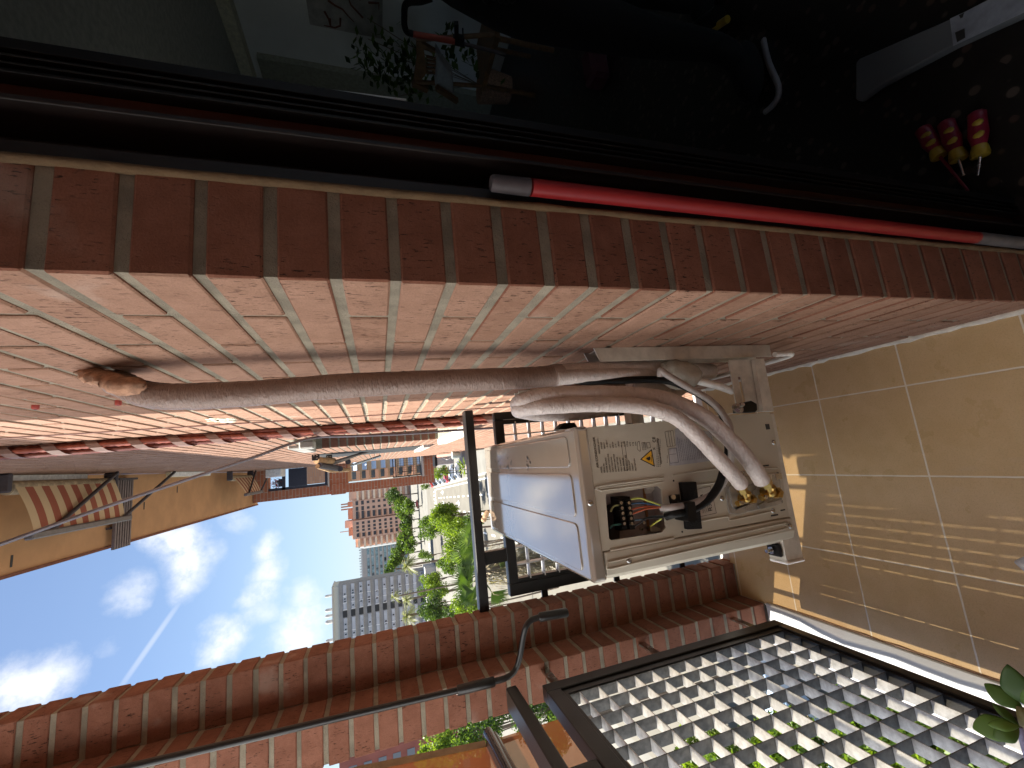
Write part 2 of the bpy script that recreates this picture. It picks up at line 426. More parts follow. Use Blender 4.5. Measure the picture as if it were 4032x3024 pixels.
clear_glass = bpy.data.materials.new('clear_pane'); clear_glass.use_nodes = True
_q = NT(clear_glass.node_tree); _t = _q.n('ShaderNodeBsdfTransparent'); _t.inputs[0].default_value = (.9, .93, .92, 1); _g = _q.n('ShaderNodeBsdfGlossy'); _g.inputs['Roughness'].default_value = .03
_m = _q.n('ShaderNodeMixShader'); _m.inputs[0].default_value = .12; _q.l(_t.outputs[0], _m.inputs[1]); _q.l(_g.outputs[0], _m.inputs[2]); _q.l(_m.outputs[0], clear_glass.node_tree.nodes['Material Output'].inputs[0])
def bricks_wall():
    t = thing('brick_wall', (XW, YJ, FZ), 'long pink brick house wall the air conditioner hangs on', 'wall')
    b = MB(); c = MB()
    ymax = 10.0; hole = (2.62, 3.70, -.50, .46)
    core = XW + .0035
    def slab(y0, y1, z0, z1): b.box(core, core + .115, y0, y1, z0, z1, mi=1)
    slab(.6005, hole[0], -2.2, 2.46); slab(hole[0], hole[1], -2.2, hole[2]); slab(hole[0], hole[1], hole[3], 2.46); slab(hole[1], ymax, -2.2, 2.46)
    for k in range(-33, 37):
        z0 = zrow(k) + .0068; z1 = zrow(k + 1) - .0068
        z0 += random.uniform(-.0012, .0012); z1 += random.uniform(-.0012, .0012)
        if z1 < FZ - .6 or z0 > 2.44: continue
        first = .600 if k % 2 == 1 else .7275
        near = z1 > FZ - .05
        y = YJ; nxt = first
        while y < ymax:
            a, e = y, min(nxt - .0045, ymax)
            mid_ = (a + e) / 2; zm = (z0 + z1) / 2
            inh = hole[0] < e and a < hole[1] and hole[2] - .02 < zm < hole[3] + .02
            if inh:
                if a < hole[0]: e = hole[0]
                elif e > hole[1]: a = hole[1]
                else: e = a
            j = random.uniform(-.0009, .0009)
            if e - a > .02:
                if y == YJ:
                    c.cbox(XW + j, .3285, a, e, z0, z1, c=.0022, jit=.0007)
                elif near or mid_ > 1.6:
                    b.cbox(XW + j, XW + .03, a + random.uniform(0, .002), e, z0, z1, c=.0022, jit=.0005)
            y = nxt + .0045; nxt = y + .2475
    b.build('wall_face', [M['brick'], M['mortar']], t)
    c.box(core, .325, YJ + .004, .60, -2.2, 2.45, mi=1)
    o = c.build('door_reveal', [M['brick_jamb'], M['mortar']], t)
    # first brick of every course is both the wall's edge and the reveal; outer face wall brick, the rest its shade-darkened copy
    me = o.data; me.materials.append(M['brick'])
    for p in me.polygons:
        if p.material_index == 0 and p.normal.x < -.7: p.material_index = 2
    # render edge bead of mortar between reveal and frame
    e = MB()
    pts = [Vector((.3265 + random.uniform(-.0006, .0006), YJ - .001, -1.42 + i * .05)) for i in range(76)]
    e.tube(pts, [random.uniform(.0042, .0058) for _ in pts], 8, wr=.12)
    e.build('sealing_bead', mat('tan_sealing_mortar', (.16, .105, .055), .95, bump=1.0, bscale=150), t)
    # sill and recess of the neighbour's window further down the wall
    w = MB(); d = MB()
    w.box(XW + .03, XW + .115, hole[0], hole[0] + .004, hole[2], hole[3]); 
    for k in range(-9, 8):
        z0 = zrow(k) + .0068; z1 = zrow(k + 1) - .0068
        if z0 < hole[2] or z1 > hole[3] + .02: continue
        w.cbox(XW + .002, XW + .115, hole[1] - .004, hole[1] + .03, z0, z1, c=.002)
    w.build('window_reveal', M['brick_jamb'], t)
    d.box(XW + .12, XW + .13, hole[0], hole[1], hole[2], hole[3]); gl = d.build('window', clear_glass, t)
    f = MB()
    for y0, y1 in ((hole[0], hole[0] + .05), (hole[1] - .05, hole[1]), ((hole[0] + hole[1]) / 2 - .03, (hole[0] + hole[1]) / 2 + .03)): f.box(XW + .10, XW + .118, y0, y1, hole[2], hole[3])
    f.build('window_frame', M['frame'], gl)
    s = MB(); s.cbox(XW - .045, XW + .12, hole[0] - .04, hole[1] + .05, hole[2] - .075, hole[2] - .002, c=.004); s.build('window_sill', mat('pale_stone', (.68, .66, .60), .7, nscale=14, namt=.15, bump=.5), t)
    s = MB(); s.cbox(XW - .022, XW + .05, 3.1, 3.72, hole[3] + .006, hole[3] + .10, c=.006); s.build('shutter_box', mat('weathered_grey_metal', (.34, .32, .28), .6, nscale=8, namt=.3), t)
    # window further on, seen as a narrow strip
    s = MB(); s.box(XW - .004, XW + .0, 4.6, 5.7, -.45, .6); s.build('window', M['dark'], t)
    s = MB(); s.cbox(XW - .03, XW + .02, 4.55, 5.75, -.53, -.455, c=.003); s.build('window_sill', M['concrete'], t)
    return t
WALL = bricks_wall()

def pier():
    t = thing('brick_pier', (-.65, 1.5, FZ), 'stepped red brick pier at the outer corner of the balcony', 'pier')
    b = MB()
    zt = 2.45
    b.box(-.762, -.655, 1.404, 1.606, -2.2, zt, mi=1); b.box(-.655, -.532, 1.524, 1.606, -2.2, zt, mi=1)
    for k in range(-33, 37):
        z0 = zrow(k) + .0065 + random.uniform(-.001, .001); z1 = zrow(k + 1) - .0065 + random.uniform(-.001, .001)
        if z1 < FZ - .5: continue
        jx = random.uniform(-.0015, .0015)
        if k % 2:
            b.cbox(-.767, -.6525 + jx, 1.400, 1.610, z0, z1, c=.0026, jit=.0008)
            b.cbox(-.6505, -.528 + jx, 1.520 + random.uniform(-.001, .001), 1.610, z0, z1, c=.0026, jit=.0008)
        else:
            b.cbox(-.767, -.6525 + jx, 1.400 + random.uniform(-.0015, .0015), 1.5165, z0, z1, c=.0026, jit=.0008)
            b.cbox(-.767, -.528 + jx, 1.5205, 1.610, z0, z1, c=.0026, jit=.0008)
    b.build('pier_shaft', [M['brick_jamb'], M['mortar']], t)
    return t
PIER = pier()

# floor: one slab with tiles, kerb and slab above
f = MB(); f.box(-.66, .46, -2.7, 1.545, FZ - .16, FZ)
tag(f.build('floor', M['tiles']), kind='structure')
f = MB(); f.box(-.66, .36, 1.5455, 1.62, FZ - .16, FZ - .02)
tag(f.build('floor_edge', M['concrete'], origin=(0, 1.58, FZ)), 'grey concrete lip of the balcony slab below the end railing', 'ledge')
f = MB()
f.cbox(-.800, -.6462, -2.7, 1.392, FZ - .05, FZ + .010, c=.003)
kerb = f.build('balcony_kerb', mat('white_glazed_kerb', (.40, .40, .395), .3, nscale=6, namt=.04), origin=(-.69, .5, FZ))
tag(kerb, 'white kerb along the outer side of the tiled floor', 'kerb')
b = MB()
pts = [Vector((-.6455 + random.uniform(-.001, .001), -1.3 + i * .045, FZ + .001)) for i in range(60)]
b.tube(pts, [random.uniform(.002, .0045) for _ in pts], 6, wr=.3); b.build('grout_line', mat('dirty_grout', (.36, .25, .2), .95, bump=1), kerb)
b = MB()
pts = [Vector((XW - .001 + random.uniform(-.001, .001), .43 + i * .022, FZ + .002)) for i in range(51)]
b.tube(pts, [random.uniform(.006, .0115) for _ in pts], 8, wr=.22); b.build('cement_fillet', mat('white_cement', (.74, .68, .58), .95, nscale=30, namt=.15, bump=1, bscale=150), WALL)

# unseen house end behind the camera and slab over the balcony, added to shade the place
t = thing('house', (2.0, -2.0, FZ), 'unseen brick house end added behind the camera to shade the balcony', 'house')
b = MB(); b.box(XW, .44, -3.5, .06, -2.2, 2.45); b.box(-.9, XW - .001, -3.0, -2.7, -2.2, 2.45); b.build('wall', M['brick'], t)
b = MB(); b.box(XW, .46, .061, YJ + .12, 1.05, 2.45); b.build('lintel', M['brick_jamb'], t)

# interior
IX = .46
def room():
    t = thing('room', (2.2, 1.5, FZ), 'dim living room with pale walls seen through the balcony door', 'room')
    b = MB()
    b.box(4.0, 4.1, -3, 7, FZ, 1.1); b.box(.4605, 4.1, 7, 7.1, FZ, 1.1); b.box(.4605, 2.6, -3.1, -3, FZ, 1.1); b.box(3.6, 4.1, -3.1, -3, FZ, 1.1); b.box(.4605, .50, .62, 2.62, FZ, 1.1); b.box(.4605, .50, 3.70, 7, FZ, 1.1); b.box(.4605, .50, 2.62, 3.70, FZ, -.50); b.box(.4605, .50, 2.62, 3.70, .46, 1.1); b.box(.4605, .5, -3, .06, FZ, 1.1)  # gap in the rear wall: unseen opening added to brighten the room
    b.build('wall', M['wallroom'], t)
    b = MB(); b.box(.4605, 4.1, -3, 7, 1.1005, 1.2); b.build('ceiling', mat('grey_ceiling', (.42, .42, .38), .9), t)
    b = MB(); b.box(3.86, 3.999, -2.9, 6.9, .995, 1.099); b.build('cornice', mat('cream_cornice', (.66, .63, .48), .8), t)
    b = MB(); b.box(3.93, 3.998, 3.86, 5.3, FZ, .93); b.build('tall_slab', mat('grey_green_panel', (.33, .33, .26), .8), t)  # tall grey green slab against the far wall
    m = bpy.data.materials.new('dark_terrazzo'); m.use_nodes = True
    q = NT(m.node_tree); bs = m.node_tree.nodes['Principled BSDF']; ov = q.n('ShaderNodeTexCoord').outputs['Object']
    vo = q.n('ShaderNodeTexVoronoi'); vo.inputs['Scale'].default_value = 34; q.l(ov, vo.inputs['Vector'])
    rr = q.n('ShaderNodeSeparateColor'); q.l(vo.outputs['Color'], rr.inputs[0])
    chip = q.m('MULTIPLY', q.ramp(vo.outputs['Distance'], .42, .30), q.ramp(rr.outputs[0], .55, .6))
    c = q.mix(q.m('MULTIPLY', chip, .7), q.mix(q.noise(ov, 60, 4), (.010, .008, .007, 1), (.02, .016, .014, 1)), q.mix(rr.outputs[1], (.08, .045, .036, 1), (.12, .10, .085, 1)))
    q.l(c, bs.inputs['Base Color']); bs.inputs['Roughness'].default_value = .28
    b = MB(); b.box(.4605, 4.1, -3, 7, FZ - .1, FZ - .001); b.build('terrazzo_floor', m, t)
room()
def picture():
    t = thing('picture', (3.99, 3.3, .08), 'pale picture of brown branches hanging on the room wall', 'picture')
    a = P(1505, 152, 'x', 3.98); z0 = a.z; y1 = a.y
    b = MB(); b.box(3.975, 3.998, 2.62, y1, z0, z0 + .62); b.build('canvas', mat('speckled_canvas', (.42, .40, .38), .8, nscale=9, namt=.25), t)
    b = MB(); R = random.Random(3)
    for i in range(9):
        p = Vector((3.972, R.uniform(2.7, y1 - .05), z0 + R.uniform(.05, .5))); pts = [p]
        a = R.uniform(0, 6.28)
        for k in range(4):
            a += R.uniform(-.8, .8); p = p + Vector((0, cos(a) * .07, sin(a) * .06)); p.y = min(p.y, y1 - .02); p.z = min(max(p.z, z0 + .03), z0 + .58); pts.append(p)
        b.tube(pts, [.009, .008, .007, .005, .003], 6)
    b.build('painted_branches', mat('branch_paint', (.16, .06, .04), .8), t)
picture()

# door frame with its sliding tracks
def door():
    t = thing('door_frame', (.395, .49, FZ), 'dark brown aluminium jamb of the sliding balcony door with track grooves', 'door frame')
    b = MB(); z0, z1 = FZ, 1.05
    Y = YJ
    b.box(.3325, .350, Y + .004, Y + .10, z0, z1)                 # outer leg by the brick
    b.box(.350, .386, Y + .05, Y + .10, z0, z1)                   # deep channel the red tube leans in
    b.box(.386, .392, Y - .006, Y + .10, z0, z1)
    b.build('outer_profile', M['frame'], t, bevel=.0012)
    b = MB()
    b.box(.392, .418, Y + .012, Y + .10, z0, z1, rnd=.9)
    b.build('sash_stile', mat('brown_aluminium', (.055, .016, .008), .42, nscale=3, namt=.3), t, bevel=.0015)
    b = MB()
    for x0, x1, d in ((.418, .4215, -.004), (.4215, .428, .02), (.428, .4305, -.003), (.4305, .438, .02), (.438, .4405, -.002), (.4405, .448, .016), (.448, .4605, 0)):
        b.box(x0, x1, Y + d, Y + .12, z0, z1)
    b.build('track', mat('black_aluminium', (.006, .005, .005), .45, spec=.25), t, bevel=.0006)
    b = MB()
    b.box(.33, .4605, .061, Y + .12, FZ - .02, FZ + .012); b.build('threshold', M['frame'], t)
door()
def red_tube():
    t = thing('red_pole', P(3900, 941, 'y', .455), 'red pole with dark grey sleeves standing upright against the door frame', 'pole')
    a = P(2091, 738, 'y', .462); e = P(3842, 936, 'y', .462); d = (e - a).normalized()
    b = MB(); b.tube([a, a * .5 + e * .5, e], .0112, 24); b.build('red_tube', M['redtube'], t)
    b = MB(); b.tube([a - d * .055, a - d * .052, a - d * .003], [.0085, .0108, .0115], 20); b.build('sleeve', M['sleeve'], t)
    b = MB(); b.tube([e, e + d * .01, e + d * .25], [.0112, .0118, .0118], 20); b.build('sleeve', mat('grey_rubber_grip', (.12, .115, .12), .55), t)
red_tube()

# ---------------------------------------------------------------- railings
def lattice(b, axis, c, u0, u1, z0, z1, us, zs, d0, d1, th=.0022, chamf=True):
    "flat bars on edge crossing at right angles; axis = the axis the panel faces"
    for u in us:
        if axis == 'x': b.box(d0, d1, u - th / 2, u + th / 2, z0, z1)
        else: b.box(u - th / 2, u + th / 2, d0, d1, z0, z1)
    for z in zs:
        if axis == 'x': b.box(d0 + .0004, d1 - .0004, u0, u1, z - th / 2, z + th / 2)
        else: b.box(u0, u1, d0 + .0004, d1 - .0004, z - th / 2, z + th / 2)
def side_railing():
    t = thing('balcony_railing', (-.67, .4, -1.32), 'black framed square mesh railing along the outer side of the balcony', 'railing')
    xa, xb = -.686, -.646; y1 = 1.264; y0 = -2.6; zt = -.4165; zb = -1.288
    b = MB()
    b.cbox(xa, xb, y1 - .040, y1, zb, zt, c=.002); b.cbox(xa, xb, y0, y1 - .0405, zt - .040, zt, c=.002); b.cbox(xa, xb, y0, y1 - .0405, zb, zb + .030, c=.002)
    b.build('frame', M['black_metal'], t)
    b = MB(); b.box(-.683, -.652, y1 - .062, y1 - .0405, zb + .03, zt - .04); b.box(-.683, -.652, y0, y1 - .062, zt - .052, zt - .0405); b.box(-.683, -.652, y0, y1 - .062, zb + .0302, zb + .038); b.build('inner_frame', M['black_metal'], t)
    b = MB()
    us = [1.139 - i * .0602 for i in range(62)] + [1.199]; zs = [-.502 - i * .0587 for i in range(13)]
    lattice(b, 'x', 0, y0, y1 - .06, zb + .03, zt - .04, us, [], -.6835, -.6555); g = b.build('grating', M['zinc_shaded'], t)
    b = MB(); lattice(b, 'x', 0, y0, y1 - .06, zb + .03, zt - .04, [], zs, -.6835, -.6555); b.build('cross_slats', M['zinc_lit'], g)
    b = MB(); b.cbox(-.706, -.648, y0, 1.306, -.352, -.320, c=.003); b.build('handrail', M['black_metal'], t)
    for yy in (.925, -.3):
        b = MB(); b.cbox(-.684, -.650, yy - .02, yy + .02, -.416, -.3525, c=.001); b.build('rail_post', M['black_metal'], t)
    for zz in (-.475, -.835, -1.235):
        b = MB(); b.cbox(-.678, -.672, 1.262, 1.405, zz - .013, zz + .013, c=.0008); b.build('wall_tab', M['steel'], t)
side_railing()
def end_railing():
    t = thing('balcony_railing', (-.16, 1.6, -1.3), 'short black mesh railing across the balcony end behind the air conditioner', 'railing')
    ya, yb = 1.585, 1.62; x0, x1 = -.500, .176; zt = -.437; zb = -1.33
    b = MB()
    b.cbox(x0, x0 + .042, ya, yb, zb, zt, c=.002); b.cbox(x1 - .030, x1, ya, yb, zb, zt, c=.002); b.cbox(x0 + .0425, x1 - .0305, ya, yb, zt - .036, zt, c=.002); b.cbox(x0 + .0425, x1 - .0305, ya, yb, zb, zb + .03, c=.002)
    b.build('frame', M['black_metal'], t)
    b = MB(); b.box(x0 + .0425, x0 + .056, 1.59, 1.615, zb + .03, zt - .036); b.build('inner_frame', M['black_metal'], t); b = MB(); b.box(x1 - .048, x1 - .0305, 1.59, 1.615, zb + .03, zt - .036); b.build('inner_frame', M['black_metal'], t)
    b = MB(); us = [-.395 + i * .0602 for i in range(10)]; zs = [-.522 - i * .0587 for i in range(14)]
    lattice(b, 'y', 0, x0 + .05, x1 - .04, zb + .03, zt - .036, us, zs, 1.588, 1.616, th=.0045)
    b.build('grating', M['galv_lit'], t)
    b = MB(); b.cbox(-.5275, .190, 1.572, 1.620, -.352, -.318, c=.003); b.build('handrail', M['black_metal'], t)
    for xx in (-.355,):
        b = MB(); b.cbox(xx - .022, xx + .022, 1.588, 1.616, -.4365, -.3525, c=.001); b.build('rail_post', M['black_metal'], t)
    for zz in (-.575, -.885, -1.2):
        b = MB(); b.cbox(-.5285, -.4995, 1.598, 1.606, zz - .012, zz + .012, c=.0008); b.build('wall_tab', M['black_metal'], t)
end_railing()

# ---------------------------------------------------------------- outer awning and its crank
def awning():
    fab = bpy.data.materials.new('orange_awning_fabric'); fab.use_nodes = True
    q = NT(fab.node_tree); N = fab.node_tree.nodes; bs = N['Principled BSDF']; out = N['Material Output']
    ov = q.n('ShaderNodeTexCoord').outputs['Object']
    c = q.mix(q.noise(ov, 6, 5), (.16, .045, .014, 1), (.22, .07, .018, 1)); q.l(c, bs.inputs['Base Color']); bs.inputs['Roughness'].default_value = .85
    tl = q.n('ShaderNodeBsdfTranslucent'); tl.inputs[0].default_value = (.16, .045, .014, 1)
    tp = q.n('ShaderNodeBsdfTransparent'); tp.inputs[0].default_value = (1, .86, .66, 1)
    m1 = q.n('ShaderNodeMixShader'); m1.inputs[0].default_value = .35; q.l(bs.outputs[0], m1.inputs[1]); q.l(tl.outputs[0], m1.inputs[2])
    m2 = q.n('ShaderNodeMixShader'); m2.inputs[0].default_value = .15; q.l(m1.outputs[0], m2.inputs[1]); q.l(tp.outputs[0], m2.inputs[2]); q.l(m2.outputs[0], out.inputs[0])
    hem = mat('beige_hem', (.22, .15, .08), .85)
    A = P(1935, 2915, 'y', 1.72); B = P(1979, 3024, 'y', 1.5)         # the end of the front bar and a point along it
    d = Vector((0, -1, -.05)).normalized()
    t = thing('awning', A, 'orange awning hanging outside the balcony with a brown front bar and added unseen pale diffusing fabric', 'awning')
    L = 4.4; E = A + d * L
    b = MB(); b.cbox(-.030, .030, -L, 0, -.022, .022, c=.008); 
    vs = [Vector(v) for v in b.v]
    b.v = [tuple(A + Vector((v.x, v.y, v.z - .05 * -v.y))) for v in vs]
    b.build('front_bar', mat('brown_bar', (.035, .022, .018), .3), t)
    b = MB(); b.tube([A + Vector((.028, .004, .01)), A + Vector((.028, -.3, -.005)), A + Vector((.028, -L, -.16))], .017, 14); b.build('roller_tube', mat('dark_brown_tube', (.03, .02, .017), .25), t)
    top = Vector((-.47, A.y + .02, 2.40))
    n, m = 30, 26
    b = MB(); vs = []; fs = []
    for i in range(n + 1):
        for j in range(m + 1):
            u = i / n; v = j / m
            q_ = Vector((A.x - .01, A.z + .02)); prof = [q_, Vector((A.x + .03, .10)), Vector((A.x + .05, 1.2)), Vector((-.90, 2.44))]
            k_ = min(2, int(u * 3)); f_ = u * 3 - k_; xz = prof[k_].lerp(prof[k_ + 1], f_)
            p = Vector((xz.x, A.y + .02 - L * v, xz.y - .05 * L * v * (1 - u)))
            p += Vector((.012 * sin(v * 23) * sin(pi * u), 0, 0))
            vs.append(p)
    fs = [(i * (m + 1) + j, (i + 1) * (m + 1) + j, (i + 1) * (m + 1) + j + 1, i * (m + 1) + j + 1) for i in range(n) for j in range(m)]
    cream = bpy.data.materials.new('added_diffuser_fabric'); cream.use_nodes = True  # added unseen pale sheet, translucent so that it lights the balcony
    q2 = NT(cream.node_tree); bs2 = cream.node_tree.nodes['Principled BSDF']; bs2.inputs['Base Color'].default_value = (.8, .78, .74, 1); bs2.inputs['Roughness'].default_value = .9
    t2 = q2.n('ShaderNodeBsdfTranslucent'); t2.inputs[0].default_value = (1, .99, .98, 1); p2 = q2.n('ShaderNodeBsdfTransparent'); p2.inputs[0].default_value = (1, .9, .72, 1)
    x1 = q2.n('ShaderNodeMixShader'); x1.inputs[0].default_value = .97; q2.l(bs2.outputs[0], x1.inputs[1]); q2.l(t2.outputs[0], x1.inputs[2])
    x2 = q2.n('ShaderNodeMixShader'); x2.inputs[0].default_value = .0; q2.l(x1.outputs[0], x2.inputs[1]); q2.l(p2.outputs[0], x2.inputs[2]); q2.l(x2.outputs[0], cream.node_tree.nodes['Material Output'].inputs[0])
    b.add(vs, fs, sm=True)
    pale = cream.copy(); pale.name = 'added_thin_diffuser'  # thinner added sheet that lets some sun through to the floor
    for nd in pale.node_tree.nodes:
        if nd.type == 'MIX_SHADER' and abs(nd.inputs[0].default_value) < 1e-6: nd.inputs[0].default_value = .16
    def fz(f, k): return sum(vs[i][k] for i in f) / 4
    b.mi = [0 if fz(f, 1) < .12 else ((1 if fz(f, 2) > .05 else 2) if (fz(f, 2) > .3 or fz(f, 1) < 1.22) else 0) for f in fs]  # added pale sheet over the unseen stretch, orange elsewhere
    b.build('fabric', [fab, cream, pale], t, fix=False)
    hm = MB()
    hv = [];
    for i in range(n + 1):
        u = i / n; p = vs[i * (m + 1)]; hv += [p + Vector((.003, .004, 0)), p + Vector((.003, -.035, 0))]
    hm.add(hv, [(2 * i, 2 * i + 2, 2 * i + 3, 2 * i + 1) for i in range(n)]); hm.build('side_hem', hem, t, fix=False)
    # valance
    b = MB(); vs = []; n2 = 60
    for j in range(n2 + 1):
        v = j / n2; q0 = A + d * (L * v) + Vector((-.0, 0, -.02))
        w = .008 * sin(v * 40) + .005 * sin(v * 97)
        dr = .34 + .004 * abs(sin(v * L * 9))
        vs += [q0, q0 + Vector((w * .5, 0, -dr * .5)), q0 + Vector((w, 0, -dr + .03)), q0 + Vector((w * 1.1, 0, -dr))]
    b.add(vs, [(4 * j + k, 4 * j + 4 + k, 4 * j + 5 + k, 4 * j + 1 + k) for j in range(n2) for k in (0, 1)], sm=True)
    b.mi = [2 if .12 < b.v[f[0]][1] < 1.22 else 0 for f in b.f]
    b.add(vs, [(4 * j + 2, 4 * j + 6, 4 * j + 7, 4 * j + 3) for j in range(n2)], mi=1, sm=True)
    b.build('valance', [fab, hem, pale], t, fix=False)
awning()
def crank():
    Y = 1.335
    px = [(-200, 3180), (500, 3022), (1344, 2824), (1812, 2716)]
    t = thing('awning_crank', P(1812, 2716, 'y', Y), 'black awning crank rod with bent handle in front of the brick pier', 'crank')
    b = MB(); b.tube([P(x, y, 'y', Y) for x, y in px], .0085, 14); b.build('rod', M['black_metal'], t)
    b = MB(); b.tube([P(1800, 2719, 'y', Y), P(1802, 2718.5, 'y', Y), P(1945, 2684, 'y', Y), P(1948, 2683, 'y', Y)], [.010, .0135, .0135, .010], 18); b.build('sleeve', M['black_metal'], t)
    b = MB(); b.tube([P(1797, 2731, 'y', Y), P(1813, 2727, 'y', Y)], .0035, 8); b.build('clip', M['white'], t)
    hp = [(1944, 2684, Y), (1985, 2672, Y), (2015, 2655, Y), (2035, 2625, Y), (2048, 2580, Y - .01), (2058, 2520, Y - .02), (2070, 2470, Y - .03), (2090, 2443, Y - .03), (2122, 2431, Y - .03)]
    b = MB(); b.tube(smooth([P(x, y, 'y', q) for x, y, q in hp], 6), .0085, 14); b.build('handle_bend', M['black_metal'], t)
    b = MB(); b.tube([P(2120, 2431, 'y', Y - .03), P(2126, 2430, 'y', Y - .03), P(2230, 2412, 'y', Y - .03), P(2234, 2411, 'y', Y - .03)], [.009, .0135, .0135, .011], 18); b.build('grip', M['black_metal'], t)
crank()
# ================================================================ THE AIR CONDITIONER
YA = .779
def Q(px, py, d=0.0): return P(px, py, 'y', YA - d)
def rrect(c, n=5):
    "round the corners of a polygon: c = [(x, z, r)...] in the plane"
    out = []; N = len(c)
    for i in range(N):
        p = Vector(c[i][:2]); r = c[i][2]; a = Vector(c[i - 1][:2]); b = Vector(c[(i + 1) % N][:2])
        if r <= 0: out.append(p); continue
        u = (a - p).normalized(); v = (b - p).normalized(); s = p + u * r; e = p + v * r
        for k in range(n + 1):
            t = k / n; out.append(s * (1 - t) ** 2 + p * 2 * t * (1 - t) + e * t * t)
    return out
def plate(b, pix, th, r=0.0, base=0.0, **k):
    "flat plate on the unit's side: outline in photo pixels, th proud of the side"
    pts = [Q(*p) for p in pix]
    o = rrect([(p.x, p.z, r) for p in pts]) if r else [Vector((p.x, p.z)) for p in pts]
    b.prism([(q.x, YA - base, q.y) for q in o], (0, -th, 0), **k)
def rib(b, pix, r, **k):
    pts = [Q(*p) for p in pix]
    b.tube(smooth(pts, 5) if len(pts) > 2 else pts, r, 8, flat=.8, **k)
XB, XF = .0435, -.198; ZT, ZB = -.378, -.905; YF = 1.555
def aircon():
    t = thing('air_conditioner', (-.1, 1.16, ZB), 'beige outdoor air conditioner unit with its wiring cover off', 'air conditioner')
    # side and back casing as a shell with a real opening for the terminals
    o1 = [Q(2387, 1946), Q(2590, 1914), Q(2604, 1926), Q(2622, 2078), Q(2606, 2097), Q(2408, 2128), Q(2398, 2120), Q(2385, 1960)]
    b = bmesh.new()
    outer = rrect([(XB, ZB + .002, .012), (XB, -.392, .006), (XF, -.392, 0), (XF, ZB + .012, 0)], 4)
    hole = [(p.x, p.z) for p in o1]
    ov = [b.verts.new((x, YA, z)) for x, z in outer]; hv = [b.verts.new((x, YA, z)) for x, z in hole]
    ed = [b.edges.new((ov[i], ov[(i + 1) % len(ov)])) for i in range(len(ov))] + [b.edges.new((hv[i], hv[(i + 1) % len(hv)])) for i in range(len(hv))]
    bmesh.ops.triangle_fill(b, use_beauty=True, edges=ed)
    bm_f = MB(); b.verts.ensure_lookup_table(); b.verts.index_update()
    bm_f.add([v.co.copy() for v in b.verts], [[v.index for v in f.verts] for f in b.faces])
    n = len(outer)
    bm_f.add([(x, YA, z) for x, z in outer] + [(x, YF, z) for x, z in outer], [(i, (i + 1) % n, (i + 1) % n + n, i + n) for i in range(n)] + [tuple(range(n, 2 * n))])
    n = len(hole)
    bm_f.add([(x, YA, z) for x, z in hole] + [(x, YA + .004, z) for x, z in hole], [(i, (i + 1) % n, (i + 1) % n + n, i + n) for i in range(n)])
    bm_f.build('casing', M['beige'], t); b.free()
    # embossed ribs of the side
    r = MB()
    rib(r, [(2367, 1932), (2362, 1914), (2612, 1880)], .0030); rib(r, [(2362, 1921), (2470, 1907), (2612, 1886)], .0022)
    rib(r, [(2648, 1871), (2814, 1845)], .0026); rib(r, [(2401, 2166), (2520, 2143), (2652, 2117)], .0032); rib(r, [(2690, 2121), (2860, 2089), (3100, 2043)], .0032)
    rib(r, [(2372, 1935), (2378, 1930), (2500, 1915), (2600, 1899), (2608, 1897)], .0022)
    rib(r, [(2746, 2046), (2752, 2052), (2800, 2044), (2862, 2034), (2870, 2044), (2885, 2046), (3030, 2015)], .0026)
    rib(r, [(2735, 1925), (2742, 1910), (2820, 1898), (2840, 1882), (2990, 1846), (3060, 1842)], .0024)
    r.build('pressed_ribs', M['beige'], t)
    # lid
    l = MB(); l.cbox(XF - .056, XB + .003, YA - .0035, YF + .004, -.4105, ZT, c=.005)
    l.build('lid', M['beige_gloss'], t, bevel=.004, seg=2)
    for x0, x1 in ((-.238, -.146), (-.134, -.048), (-.034, .030)):
        p = MB(); c = rrect([(x0, YA + .035, .014), (x1, YA + .035, .014), (x1, YF - .03, .014), (x0, YF - .03, .014)], 5)
        p.prism([(q.x, q.y, ZT - .0005) for q in c], (0, 0, .0032)); p.build('lid_panel', M['beige_gloss'], t, bevel=.0016, seg=3)
    # front panel: rounded towards the railing
    c = rrect([(XF - .0015, ZB + .004, 0), (XF - .0015, -.4107, 0), (XF - .054, -.4107, .004), (XF - .062, ZB + .014, .006)], 3)
    f = MB()
    prof = [(XF - .0015, YA - .002), (XF - .030, YA - .0035), (XF - .046, YA + .002), (XF - .055, YA + .014), (XF - .058, YA + .035), (XF - .058, YF - .02), (XF - .045, YF + .002), (XF - .0015, YF + .002)]
    f.prism([(x, y, ZB + .006) for x, y in prof], (0, 0, -.4107 - ZB - .006)); f.build('front_panel', M['beige'], t, bevel=.003)
    r = MB(); pr = [Q(*p, .0035) for p in [(2394, 2214), (2500, 2190), (2688, 2147), (2880, 2106), (3085, 2060), (3094, 2068), (3088, 2082), (2880, 2130), (2690, 2173), (2500, 2216), (2400, 2240), (2390, 2230), (2394, 2214)]]
    r.tube(smooth(pr, 3), .0020, 8); r.build('pressed_ribs', M['beige'], t)
    # fan grille on the railing side
    g = MB()
    for i in range(9):
        a = [(XF - .061, 1.27 + .21 * cos(q) * (i + 1) / 9, -.655 + .21 * sin(q) * (i + 1) / 9) for q in [k * pi / 16 for k in range(33)]]
        g.tube(a, .0018, 6, cap=False)
    for i in range(8): g.tube([(XF - .061, 1.27, -.655), (XF - .061, 1.27 + .21 * cos(i * pi / 4), -.655 + .21 * sin(i * pi / 4))], .003, 6)
    g.build('fan_grille', M['beige'], t)
    # terminal bay
    b = MB()
    x0 = min(p.x for p in o1) + .0; x1 = max(p.x for p in o1); z0 = min(p.z for p in o1); z1 = max(p.z for p in o1)
